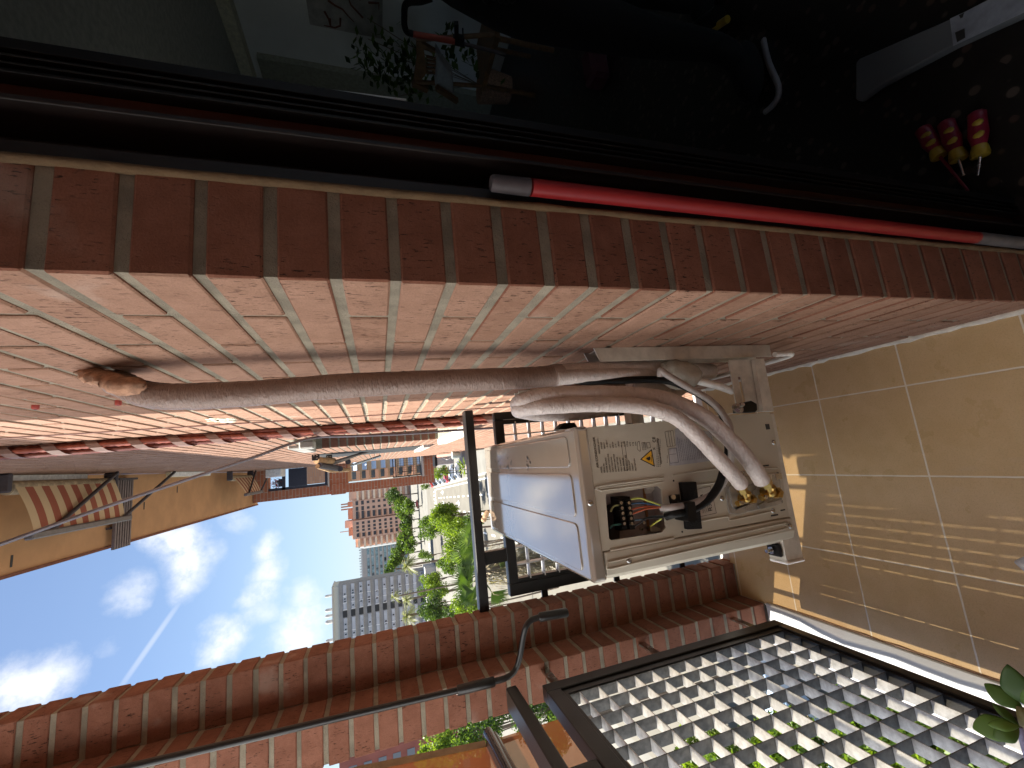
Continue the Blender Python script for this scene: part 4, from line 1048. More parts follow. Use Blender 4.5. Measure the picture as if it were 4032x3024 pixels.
# ================================================================ NEIGHBOURS ALONG THE SAME FACADE
G = -19.0
def GP(px, py): return P(px, py, 'z', G)
def Z3(x, y): return (x / 2.212, 1650 + y / 2.212)
def brick_tex(name, c1, c2, mo, s=1.0):
    m = bpy.data.materials.new(name); m.use_nodes = True
    t = NT(m.node_tree); bs = m.node_tree.nodes['Principled BSDF']; ov = t.n('ShaderNodeTexCoord').outputs['Object']
    sp = t.n('ShaderNodeSeparateXYZ'); t.l(ov, sp.inputs[0]); cv = t.n('ShaderNodeCombineXYZ')
    t.l(t.m('ADD', sp.outputs[0], sp.outputs[1]), cv.inputs[0]); t.l(sp.outputs[2], cv.inputs[1])
    b = t.n('ShaderNodeTexBrick'); t.l(cv.outputs[0], b.inputs['Vector']); b.inputs['Color1'].default_value = c1 + (1,); b.inputs['Color2'].default_value = c2 + (1,); b.inputs['Mortar'].default_value = mo + (1,)
    b.inputs['Scale'].default_value = 1; b.inputs['Brick Width'].default_value = .25 * s; b.inputs['Row Height'].default_value = .065 * s; b.inputs['Mortar Size'].default_value = .007 * s
    t.l(t.mix(t.ramp(t.noise(ov, 3, 4), .3, .7, 0, .3), b.outputs[0], tuple(x * .75 for x in c1) + (1,)), bs.inputs['Base Color']); bs.inputs['Roughness'].default_value = .9
    return m
t = thing('balcony_slab', (-.1, 5, 2.45), 'orange rendered underside of the terrace slab overhead beyond the wall', 'slab')
b = MB(); b.box(-.452, XW, 1.615, 10.4, 2.452, 2.70); b.box(-.96, .44, -3.0, 1.614, 2.452, 2.70); b.build('soffit', M['plaster'], t)  # second box: unseen slab over the balcony, added to keep the sun off
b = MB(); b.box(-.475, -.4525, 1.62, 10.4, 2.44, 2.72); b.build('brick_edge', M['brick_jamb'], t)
b = MB(); R = random.Random(6)
for y, x in ((5.75, -.12), (6.55, .02), (4.0, -.36)): b.box(x - .05, x + .03, y, y + .02, 2.4495, 2.4515)
b.build('drip_slots', M['dark'], t)
def end_wall():
    t = thing('end_wall', (-.1, 10, -1.2), 'brick end wall of the neighbouring terrace with two framed openings', 'wall')
    m = brick_tex('far_brick', (.42, .15, .075), (.36, .125, .06), (.40, .28, .2))
    y0, y1 = 10.0, 10.22; xr = XW + .05; xl = -.405
    b = MB()
    b.box(xl, -.215, y0, y1, -1.21, 2.44); b.box(-.2145, xr, y0, y1, 2.17, 2.44); b.box(-.2145, xr, y0, y1, .64, 1.01); b.box(-.2145, xr, y0, y1, -1.21, -.985)
    b.box(xl - .02, -.2, y0 - .02, y1, .70, .98)
    b.build('masonry', m, t)
    b = MB(); b.box(-.24, xr, y0 - .03, y1, 1.0105, 1.04); b.build('window_sill', M['concrete'], t)
    b = MB(); b.box(-.24, xr, y0 - .03, y1, -.984, -.94); b.build('window_sill', M['concrete'], t)
    b = MB(); b.box(-.18, xr, y0 - .01, y1, .58, .6395); b.build('lintel', M['plaster'], t)
    nav = mat('navy_frame', (.03, .035, .055), .4)
    b = MB()
    for z0, z1 in ((1.045, 1.10), (1.86, 1.92)): b.box(-.212, xr, y0 + .02, y0 + .07, z0, z1)
    b.box(-.212, -.16, y0 + .02, y0 + .07, 1.101, 2.165); b.box(-.159, .21, y0 + .03, y0 + .05, 1.45, 1.80); b.build('window_frame', nav, t)
    b = MB()
    for k in range(8): b.box(-.2, xr, y0 + .02, y0 + .035, -.90 + k * .07, -.893 + k * .07)
    for k in range(9): b.box(-.2 + k * .05, -.195 + k * .05, y0 + .036, y0 + .045, -.93, -.40)
    b.build('mesh_guard', M['black_metal'], t)
    b = MB()
    for z in (-.93, -.38, -.32): b.box(-.205, xr, y0 + .05, y0 + .08, z, z + .02)
    b.box(-.205, -.18, y0 + .05, y0 + .08, -.93, -.30); b.box(-.10, -.085, y0 + .081, y0 + .1, -.75, -.4); b.build('guard_rail', M['black_metal'], t)
    # flower trough on the upper opening
    f = thing('flower_pot', (-.05, 10.1, 1.92), 'red flowers in a pot on the upper opening of the far end wall', 'flower pot')
    b = MB(); b.cbox(-.14, .02, y0 + .03, y0 + .14, 1.921, 1.99, c=.008); b.build('pot', nav, f)
    b = MB(); R = random.Random(1)
    for k in range(260):
        c = Vector((-.07 + R.gauss(0, .05), y0 + .08 + R.gauss(0, .03), 2.03 + R.gauss(0, .04))); d = Vector((R.gauss(0, 1), R.gauss(0, 1), R.gauss(0, 1))).normalized() * .014; e = d.orthogonal().normalized() * .01
        b.add([c - d, c + e, c + d, c - e], [(0, 1, 2, 3)], mi=1 if R.random() < .45 else 0)
    b.build('plant', [M['leafB'], mat('red_petal', (.6, .02, .04), .5)], f, fix=False)
end_wall()
def striped(name, y0, y1, yb0, yb1, x0, z0, x1, z1, label, n=13):
    stripe = bpy.data.materials.new('striped_canvas'); stripe.use_nodes = True
    q = NT(stripe.node_tree); bs = stripe.node_tree.nodes['Principled BSDF']; a = q.n('ShaderNodeAttribute', attribute_name='rnd')
    q.l(q.mix(a.outputs['Fac'], (.66, .50, .30, 1), (.36, .11, .065, 1)), bs.inputs['Base Color']); bs.inputs['Roughness'].default_value = .9
    t = thing(name, (x0, (y0 + y1) / 2, z0), label, 'awning')
    b = MB(); b.tube([(x0, y0, z0), (x0, (y0 + y1) / 2, z0), (x0, y1, z0)], .045, 16); b.build('roller', mat('rolled_canvas', (.42, .32, .20), .9, nscale=30, namt=.3), t)
    b = MB(); b.cbox(x0 - .03, XW, y0 - .04, y0 - .01, z0 - .04, z0 + .04, c=.01); b.build('end_bracket', M['sleeve'], t)
    b = MB(); b.cbox(x0 - .04, XW, y1 + .005, y1 + .04, z0 - .05, z0 + .05, c=.01); b.build('end_bracket', M['sleeve'], t)
    b = MB(); m = 8
    for i in range(n):
        for j in range(m):
            vs = []
            for (di, dj) in ((0, 0), (1, 0), (1, 1), (0, 1)):
                u = (i + di) / n; v = (j + dj) / m
                p = Vector((x0, y0 + (y1 - y0) * u, z0 - .045)) * (1 - v) + Vector((x1, yb0 + (yb1 - yb0) * u, z1)) * v
                p.z -= .012 * sin(pi * v); vs.append(p)
            b.add(vs, [(0, 1, 2, 3)], rnd=float(i % 2), sm=False)
    b.build('canvas', stripe, t, fix=False)
    b = MB(); b.cbox(x1 - .03, x1 + .015, yb0 - .06, yb1 + .06, z1 - .03, z1 + .02, c=.008); b.build('front_bar', mat('grey_bar', (.15, .13, .12), .5), t)
    for yy, yw in ((yb0 + .12, y1 - .1), (yb1 - .05, y1 + 1.0)):
        b = MB(); b.tube([(XW - .01, yw, z1 + .06), (x1, yy, z1 - .01)], .014, 8); b.build('arm', M['sleeve'], t)
    return t
striped('striped_awning', 3.60, 4.70, 3.60, 4.62, .12, 2.26, -.185, 2.10, 'beige and maroon striped awning unrolled under the orange terrace slab', 15)
striped('striped_awning', 7.8, 8.9, 8.0, 8.9, .10, 2.22, -.17, 2.05, 'small far striped awning close to the brick end wall', 13)
def fixture(y0, y1, x0, z0, z1, label):
    b = MB(); b.cbox(x0, XW - .0005, y0, y1, z0, z1, c=.008); o = b.build('cable_trunking', mat('cream_metal', (.62, .50, .30), .35), origin=(x0, y0, z0)); tag(o, label, 'trunking')
    e = MB(); e.box(x0 + .005, XW - .005, y0 + .01, y1 - .01, z0 - .006, z0 - .0005); e.build('lower_lip', M['white'], o)
fixture(2.9, 4.55, .135, 2.34, 2.40, 'longer cream metal casing high on the wall over the striped awning')
fixture(5.7, 6.9, .15, 2.20, 2.245, 'shorter cream metal casing high on the wall past the clothes rack')
def rack():
    t = thing('drying_rack', (-.15, 5.24, 2.40), 'dark slatted clothes rack fixed across the orange slab underside', 'clothes rack')
    b = MB(); b.box(.15, .17, 5.08, 5.40, 2.36, 2.449); b.box(-.30, -.28, 5.08, 5.40, 2.42, 2.449); b.build('end_bracket', M['sleeve'], t)
    for i in range(7):
        b = MB(); b.box(-.49, .149, 5.10 + i * .042, 5.124 + i * .042, 2.385, 2.41); b.build('bar', mat('rack_bar', (.16, .12, .11), .5), t)
rack()
def folded_awning():
    O = P(1240, 1815, 'y', 4.6)
    t = thing('folding_awning', O, 'folded brown awning with long steel arms on the wall between the window and the terrace', 'awning')
    tan = mat('tan_rolled_canvas', (.42, .25, .12), .85, nscale=25, namt=.3)
    def K(x, y, d): return P(x, y, 'y', d)
    b = MB(); b.tube([K(1245, 1813, 4.6), K(1290, 1814, 4.75), K(1312, 1815, 4.9)], .033, 14); b.build('roller', tan, t)
    for q, s in (((1243, 1799, 4.6), .035), ((1296, 1803, 4.85), .03)):
        c = K(*q); b = MB(); b.cbox(c.x - s, c.x + s, c.y - .012, c.y + .012, c.z - s, c.z + s, c=.004); o = b.build('bracket', M['black_metal'], t)
        for dx, dz in ((-.4, -.4), (.4, .4), (.4, -.4)):
            h = MB(); h.tube([(c.x + dx * s, c.y - .0125, c.z + dz * s), (c.x + dx * s, c.y - .016, c.z + dz * s)], .006, 8); h.build('bolt', M['steel'], o)
    b = MB(); b.tube([K(1250, 1836, 4.6), K(1300, 1852, 4.9), K(1372, 1850, 5.3)], .022, 12); b.build('front_bar', tan, t)
    b = MB(); b.tube([K(1256, 1832, 4.6), K(1330, 1844, 5.0)], .03, 12); b.build('rolled_edge', M['sleeve'], t)
    for a, e in (((1296, 1824, 4.85), (1470, 1772, 5.0)), ((1300, 1832, 4.85), (1420, 1786, 5.0)), ((1380, 1834, 5.2), (1500, 1795, 5.2))):
        b = MB(); b.tube([K(*a), K(*e)], .014, 10); b.build('arm', M['steel'] if a[0] == 1380 else mat('arm_metal', (.20, .16, .13), .4, metal=.5), t)
    for q in ((1371, 1818, 5.1), (1340, 1846, 5.0)):
        b = MB(); c = K(*q); b.tube([c, c + Vector((0, -.03, 0))], .03, 12); b.build('joint', M['sleeve'], t)
folded_awning()
def far_unit():
    a = P(1722, 1833, 'y', 8.6); e = P(1786, 1795, 'y', 8.6)
    t = thing('air_conditioner', a, 'small grey air conditioner on the next terrace, hanging past the far railing', 'air conditioner')
    b = MB(); b.cbox(a.x, e.x, 8.6, 8.9, e.z, a.z, c=.01); b.build('casing', mat('far_grey', (.42, .40, .40), .5), t)
    b = MB(); b.cbox(a.x - .01, e.x + .02, 8.58, 8.92, a.z + .001, a.z + .05, c=.006); b.build('lid', M['black_rubber'], t)
    b = MB(); b.tube(smooth([(a.x + .15, 8.59, a.z - .1), (a.x + .10, 8.55, a.z - .2), (a.x + .16, 8.56, a.z - .3)], 5), .01, 8); b.build('pipe', M['white'], t)
    c = P(1790, 1792, 'y', 8.3)
    b = MB(); b.tube([c + Vector((0, 0, .05)), c - Vector((0, 0, .10)), c - Vector((0, 0, .105))], [.075, .055, .05], 16); o = b.build('bucket', mat('pale_green_bucket', (.58, .62, .56), .4), origin=c); tag(o, 'pale green bucket hanging beside the small far air conditioner', 'bucket')
    c = P(1838, 1838, 'y', 8.0); t = thing('potted_yucca', c, 'spiky yucca in a terracotta pot just past the black end railing', 'plant')
    b = MB(); b.tube([c - Vector((0, 0, .10)), c], [.05, .075], 14); b.build('pot', M['terra'], t)
    b = MB(); R = random.Random(9)
    for k in range(34):
        an = R.uniform(0, 6.28); up = R.uniform(.15, 1.3); L = R.uniform(.16, .26); d = Vector((cos(an) * cos(up), sin(an) * cos(up), sin(up))); s = d.cross(Vector((0, 0, 1))).normalized() * .008
        b.add([c + Vector((0, 0, .04)) - s, c + Vector((0, 0, .04)) + s, c + d * L * .6 + s + Vector((0, 0, .04)), c + d * L + Vector((0, 0, .02)), c + d * L * .6 - s + Vector((0, 0, .04))], [(0, 1, 2, 3, 4)])
    b.build('leaves', M['leafA'], t, fix=False)
    t = thing('terrace_shelf', (.05, 8.5, -1.75), 'black metal shelf of the next terrace carrying the plant and the small far unit', 'shelf')
    z = P(1846, 1838, 'y', 8.0).z - .02
    b = MB(); b.box(-.06, XW, 7.8, 9.2, z - .06, z - .03); b.build('tray', M['black_metal'], t)
    b = MB(); b.tube([P(1755, 1866, 'y', 8.0), P(1800, 1858, 'y', 8.0), P(1842, 1866, 'y', 8.0)], .008, 8); b.build('rail', M['black_metal'], t)
    b = MB(); b.cbox(.06, XW - .001, 8.9, 9.3, 1.72, 1.98, c=.01); o = b.build('cabinet', M['white'], origin=(.1, 9, 1.8)); tag(o, 'white cabinet on the wall under the small striped awning', 'cabinet')
    q = P(1225, 1750, 'x', .19); b = MB(); b.cbox(.165, XW - .001, q.y - .05, q.y + .06, q.z - .02, q.z + .06, c=.008); o = b.build('wall_lamp', mat('grey_lamp', (.36, .34, .30), .5), origin=q); tag(o, 'grey wall lamp housing on the brick at the end of the shutter box', 'lamp')
far_unit()

# ================================================================ STREET AND TOWN
b = MB(); b.box(-2500, 1500, 2, 3500, G - .2, G); tag(b.build('ground', M['paving'], origin=(0, 50, G)), kind='structure')
def sheet(name, pts, m, h, kind='structure'):
    b = MB(); b.quad([(x, y, G + h) for x, y in pts]); return tag(b.build(name, m, origin=(pts[0][0], pts[0][1], G + h), fix=False), kind=kind)
def g2(px, py): p = GP(px, py); return (p.x, p.y)
RR = g2(1838, 1889); RF = g2(1708, 1923)
dv = Vector((RF[0] - RR[0], RF[1] - RR[1])).normalized(); nv = Vector((-dv.y, dv.x))
near = Vector(RR) - dv * 75; far = Vector(RF) + dv * 12
road_w = 24
def rd(s, w): p = Vector(RR) + dv * s + nv * w; return (p.x, p.y)
SL = (Vector(RF) - Vector(RR)).length
sheet('road', [rd(-85, 0), rd(SL + 2, 0), rd(SL + 2, road_w), rd(-85, road_w)], M['asphalt'], .004)
sheet('road', [rd(SL + 2, -60), rd(SL + 26, -60), rd(SL + 26, 160), rd(SL + 2, 160)], M['asphalt'], .004)
sheet('cycle_path', [rd(-60, -10.5), rd(SL - 4, -10.5), rd(SL - 4, -8), rd(-60, -8)], mat('red_path', (.38, .20, .15), .9), .006)
b = MB()
def mark(s0, s1, w0, w1): b.quad([(x, y, G + .012) for x, y in (rd(s0, w0), rd(s1, w0), rd(s1, w1), rd(s0, w1))])
for w in (3.4, 7.0, 10.6):
    s = -60
    while s < SL - 8: mark(s, s + 2.6, w, w + .32); s += 6.5
mark(-60, SL - 4, .5, .75); mark(SL - 4, SL - 3.2, .5, 13)
for i in range(9): mark(SL - 1.2, SL + 1.6, 1 + i * 1.3, 1.6 + i * 1.3)
for s, w in ((SL - 22, 1.9), (SL - 22, 5.2), (SL - 50, 5.2), (SL - 50, 8.8)):
    mark(s, s + 3.2, w - .15, w + .15); b.quad([(x, y, G + .013) for x, y in (rd(s - 2.2, w), rd(s, w - .8), rd(s, w + .8))][:3] + [])
for i in range(12): mark(SL + 29 , SL + 33, 22 + i * 1.2, 22.6 + i * 1.2)
tag(b.build('road_markings', M['paint'], fix=False), kind='structure')
b = MB()
for a, e in ((rd(-80, -.35), rd(SL - 2, -.35)),): b.beam((a[0], a[1], G + .06), (e[0], e[1], G + .06), .3, .12)
tag(b.build('kerb', M['concrete'], origin=(near.x, near.y, G)), 'long pale kerb between the parked cars and the avenue', 'kerb')

def car(name, loc, rz, col, label, group='cars parked along the avenue'):
    t = thing(name, loc, label, 'car', group)
    body = mat('car_paint', col, .25, spec=.6, coat=.8, namt=.03)
    L = 2.1
    prof = [(-2.15, .30), (-2.12, .75), (-1.85, .92), (-1.15, 1.0), (-.55, 1.42), (.95, 1.45), (1.75, .98), (2.12, .88), (2.18, .45), (2.1, .30)]
    b = MB(); b.prism([(x, -.86, z) for x, z in prof], (0, 1.72, 0)); vs = [Vector(v) for v in b.v]
    b.v = [(v.x, v.y * (1 - .18 * max(0, (v.z - .9) / .55)), v.z) for v in vs]
    b.v = [tuple(Vector(v) + Vector(loc)) for v in b.v]; b.build('body', body, t, bevel=.05, seg=2)
    b = MB(); w = [(-1.05, .98), (-.52, 1.36), (.90, 1.39), (1.60, .98)]
    b.prism([(x, -.845, z) for x, z in w], (0, 1.69, 0)); b.v = [tuple(Vector((v[0], v[1] * (1 - .14 * max(0, (v[2] - .9) / .55)) * 1.0, v[2])) + Vector(loc)) for v in b.v]; b.build('side_windows', M['glass'], t)
    b = MB(); b.add([Vector(loc) + Vector(p) for p in ((-1.19, -.68, 1.02), (-1.19, .68, 1.02), (-.60, .60, 1.42), (-.60, -.60, 1.42))], [(0, 1, 2, 3)]); b.add([Vector(loc) + Vector(p) for p in ((1.77, -.68, 1.01), (1.77, .68, 1.01), (1.02, .60, 1.44), (1.02, -.60, 1.44))], [(0, 1, 2, 3)]); b.v = [(v[0] + (-.02 if v[0] < loc[0] else .02), v[1], v[2] + .01) for v in b.v]; b.build('windscreens', M['glass'], t)
    for x in (-1.35, 1.35):
        for y in (-.80, .80):
            b = MB(); c = Vector(loc) + Vector((x, y, .32)); b.tube([c - Vector((0, .1, 0)), c + Vector((0, .1, 0))], .32, 16); o = b.build('wheel', M['black_rubber'], t)
            b = MB(); s = 1 if y > 0 else -1; b.tube([c + Vector((0, .1 * s, 0)), c + Vector((0, .112 * s, 0))], .19, 12); b.build('rim', M['steel'], o)
    for y in (-.6, .6):
        b = MB(); c = Vector(loc) + Vector((-2.14, y, .68)); b.box(c.x - .02, c.x + .05, c.y - .16, c.y + .16, c.z - .07, c.z + .07); b.build('headlight', M['white'], t)
    t.rotation_euler = (0, 0, rz)
    return t
hd = atan2(dv.y, dv.x)
cols = [((.55, .03, .04), 'red car in the parked row, the one nearest the brick end wall'), ((.05, .06, .08), 'dark blue car parked right after the farthest red one'), ((.75, .75, .75), 'white car parked in the middle of the row on the avenue'), ((.70, .71, .72), 'silver white van-like car parked behind the middle red car'),
        ((.60, .05, .06), 'bright red car parked midway along the avenue kerb'), ((.62, .68, .78), 'pale blue car parked near the railing end of the row'), ((.75, .76, .78), 'white car parked nearest to the black handrail')]
for i, (c, lab) in enumerate(cols):
    s = SL - 1 - i * (SL - 6) / 6.2; p = rd(s, -2.6); car('parked_car', (p[0], p[1], G + .01), hd + pi / 2 + .25, c, lab)
p = GP(3180, 2790); car('parked_car', (p.x, p.y, G + .01), 1.2, (.45, .58, .75), 'light blue car seen down through the mesh railing', None)
p = GP(3560, 2840); car('parked_car', (p.x, p.y, G + .01), 1.5, (.05, .05, .06), 'dark car seen down through the mesh, closer to the house', None)
p = GP(1648, 1985); car('parked_car', (p.x, p.y, G + .01), 0.3, (.6, .03, .03), 'small red car waiting at the far junction under the trees', None)

# ---------------------------------------------------------------- vegetation
def crown(b, c, rad, n, s, R, lumps=9):
    cs = []
    for i in range(lumps):
        d = Vector((R.gauss(0, 1), R.gauss(0, 1), R.gauss(0, .9))).normalized() * R.uniform(.35, .72)
        cs.append((Vector((c.x + d.x * rad.x, c.y + d.y * rad.y, c.z + d.z * rad.z)), R.uniform(.30, .52)))
    for k in range(n):
        q, f = R.choice(cs)
        d = Vector((R.gauss(0, 1), R.gauss(0, 1), R.gauss(0, 1))).normalized() * (R.random() ** .45)
        p = q + Vector((d.x * rad.x, d.y * rad.y, d.z * rad.z)) * f
        a = Vector((R.gauss(0, 1), R.gauss(0, 1), R.gauss(0, .6))).normalized(); e = a.orthogonal().normalized(); e = (Matrix.Rotation(R.uniform(0, 6.28), 3, a) @ e)
        w = s * R.uniform(.6, 1.3); f2 = a.cross(e)
        b.add([p - e * w, p + f2 * w * .45, p + e * w, p - f2 * w * .45], [(0, 1, 2, 3)], rnd=R.random())
def tree(name, c, rad, n, s, m, label, seed=0, base=G, group=None):
    R = random.Random(seed + 11)
    rad = Vector(rad)
    t = thing(name, (c.x, c.y, base), label, 'tree', group)
    b = MB(); h = c.z - base; top = c + Vector((0, 0, rad.z * .3)); tr = max(.07, min(.35, rad.x * .06))
    b.tube(smooth([(c.x + R.uniform(-.2, .2), c.y, base), (c.x + R.uniform(-.3, .3), c.y, base + h * .5), tuple(top)], 4), [tr * (1 - .06 * i) for i in range(9)], 8)
    for k in range(5):
        a = R.uniform(0, 6.28); b.tube([(c.x, c.y, base + h * .55), (c.x + cos(a) * rad.x * .3, c.y + sin(a) * rad.y * .3, c.z - rad.z * .2), (c.x + cos(a) * rad.x * .7, c.y + sin(a) * rad.y * .7, c.z + rad.z * R.uniform(-.1, .5))], [tr * .5, tr * .35, tr * .12], 6)
    b.build('trunk', M['bark'], t)
    b = MB(); crown(b, c, rad, n, s, R, lumps=max(8, int(10 + rad.x))); b.build('crown', M[m], t, fix=False)
    return t
TG = 'trees along the avenue'
tree('street_tree', P(1800, 2165, 'y', 60), (2.2, 2.4, 2.4), 2600, .18, 'leafA', 'bright tree just behind the upper fan palm leaves', 90)
tree('street_tree', P(1760, 2225, 'y', 84), (2.0, 2.4, 2.2), 1800, .2, 'leafC', 'green tree showing between two fan palm leaves', 91)
tree('street_tree', P(1835, 2395, 'y', 48), (1.8, 2, 1.8), 2600, .14, 'leafA', 'yellow green tree low between the fan palm and the brick pier', 92)
tree('street_tree', P(1850, 2150, 'y', 48), (1.6, 2, 1.5), 2200, .14, 'leafC', 'tree touching the handrail above the rail post', 93)
tree('street_tree', P(1755, 2035, 'y', 78), (3.4, 4, 3.6), 5200, .22, 'leafA', 'largest bright green tree, in front of the avenue above the handrail', 1)
tree('street_tree', P(1820, 2090, 'y', 74), (3.2, 4, 3.4), 4600, .22, 'leafA', 'bright green tree touching the handrail left of the cork', 2)
tree('street_tree', P(1685, 2075, 'y', 84), (2.6, 3, 2.4), 2600, .2, 'leafC', 'loose mid green tree between the junction and the large bright one', 3)
tree('street_tree', P(1868, 2045, 'y', 66), (1.8, 2, 1.8), 1600, .2, 'leafB', 'dark small tree tucked against the far edge of the handrail', 4)
tree('street_tree', P(1722, 2395, 'y', 62), (2.3, 2.6, 2.6), 4200, .16, 'leafB', 'round glossy dark green tree just above the brick pier', 5)
tree('street_tree', P(1780, 2430, 'y', 58), (1.6, 2, 1.6), 1800, .15, 'leafB', 'low dark tree beside the pier edge, beneath the round glossy one', 6)
tree('street_tree', P(1702, 2285, 'y', 108), (2.4, 3, 3.6), 3000, .22, 'leafA', 'yellow green tree left of the fan palm leaves', 7)
tree('street_tree', P(1725, 2335, 'y', 100), (2.4, 3, 3.0), 2400, .22, 'leafA', 'yellow green tree between the fan palm and the round dark tree', 8)
tree('street_tree', P(1675, 2190, 'y', 130), (2.3, 3, 2.4), 1300, .22, 'leafC', 'sparse young tree beside the pedestrian crossing', 9)
tree('street_tree', P(1672, 2325, 'y', 120), (1.8, 2, 2.2), 900, .22, 'leafC', 'thin grey green tree in front of the lowest grey block storeys', 12)
row = [(1548, 1952, 5.2), (1572, 1985, 5.6), (1590, 2018, 5.0), (1598, 2050, 4.8), (1603, 2085, 5.2), (1592, 2122, 5.4), (1580, 2152, 5.0), (1566, 2185, 5.2), (1552, 2215, 4.5), (1540, 2248, 4.5), (1608, 1998, 4.4), (1612, 2140, 4.4)]
for i, (x, y, r) in enumerate(row):
    lab = ['first tree of the row at the junction, by the orange balconies', 'second tree of the far row, under the tower windows', 'third tree of the far row below the brick tower', 'fourth tree of the far row below the brick tower joint', 'fifth tree of the far row with a darker crown', 'sixth tree of the far row at the tower corner', 'seventh tree of the far row under the white tower balconies', 'eighth tree of the far row before the striped glass building', 'ninth tree of the far row beside the date palm', 'last tree of the far row next to the grey block', 'low tree in front of the far row beside the parked cars', 'low tree in front of the far row by the crossing'][i]
    tree('street_tree', P(x, y, 'y', 232 - (20 if i > 9 else 0)), (r, r, r * .9), 1100, .55, 'leafC' if i % 3 else 'leafB', lab, 20 + i, group='row of trees in front of the brick tower')
tree('street_tree', P(1735, 1858, 'y', 96), (1.5, 1.5, 2.2), 900, .2, 'leafA', 'yellow green tree seen below the far end wall', 40)
tree('street_tree', P(1675, 1915, 'y', 150), (1.3, 1.5, 1.8), 500, .22, 'leafC', 'small kerbside tree right beside the brick end wall', 41)
for i, (x, y, yy, r, m, lab) in enumerate([(1742, 2935, 28, 1.3, 'leafA', 'bright leafy tree beside the top edge of the orange awning'), (1850, 2868, 27, 1.5, 'leafC', 'leafy tree behind the end of the awning bar'), (1955, 2822, 26, 1.4, 'leafB', 'dark leafy tree between the pier and the awning bar end'),
        (2115, 2800, 24, 1.6, 'leafB', 'dark leafy tree between the handrail and the mesh panel'), (2200, 2860, 23, 1.2, 'leafC', 'tree low behind the awning valance'), (1690, 3010, 29, 1.0, 'leafA', 'bright tree at the left margin by the red brown block')]):
    tree('street_tree', P(x, y, 'y', yy), (r, r, r * 1.1), 3000, .085, m, lab, 50 + i)
for i, (x, y, r, lab) in enumerate([(2760, 2960, .75, 'shrub by the outermost mesh openings, left end'), (2900, 3010, .9, 'large shrub under the left part of the mesh'), (3060, 2960, .7, 'shrub next to the light blue car'), (3230, 3010, 1.0, 'wide shrub below the light blue car'), (3420, 2960, .7, 'shrub between the two cars seen through the mesh'),
        (3560, 3010, 1.0, 'big shrub below the dark car'), (3760, 2975, .9, 'shrub behind the jade plant leaves'), (3940, 3010, .9, 'shrub at the corner behind the jade plant stem')]):
    tree('shrub', P(x, y, 'z', G + 2.6), (r * 2.5, r * 2.5, r * 2.0), 3200, .14, 'leafC' if i % 2 else 'leafA', lab, 70 + i)

def fan(b, hub, ax, nrm, Rr_, span=2.5, nb=26, dr=.10, rnd=None):
    Rr = Rr_ * .95; ax = ax.normalized(); nrm = nrm.normalized(); side = nrm.cross(ax).normalized(); rn = random.random() if rnd is None else rnd
    for k in range(nb):
        a0 = -span / 2 + span * k / nb; a1 = a0 + span / nb; am = (a0 + a1) / 2
        def pt(a, r, h=0): return hub + (ax * cos(a) + side * sin(a)) * (r * Rr) + nrm * (h * Rr - dr * Rr * r * r)
        j = random.uniform(.9, 1.05)
        tip = pt(am + random.uniform(-.03, .03), j, -random.uniform(0, .12)); lo, hi = rn * .35, min(1, rn + .35)  # one half of each fold coloured darker as pleat shade
        b.add([hub, pt(a0, .48), pt(am, .50, .055)], [(0, 1, 2)], rnd=lo); b.add([hub, pt(am, .50, .055), pt(a1, .48)], [(0, 1, 2)], rnd=hi)
        b.add([pt(a0, .48), pt(am, .50, .055), tip], [(0, 1, 2)], rnd=lo); b.add([pt(am, .50, .055), pt(a1, .48), tip], [(0, 1, 2)], rnd=hi)
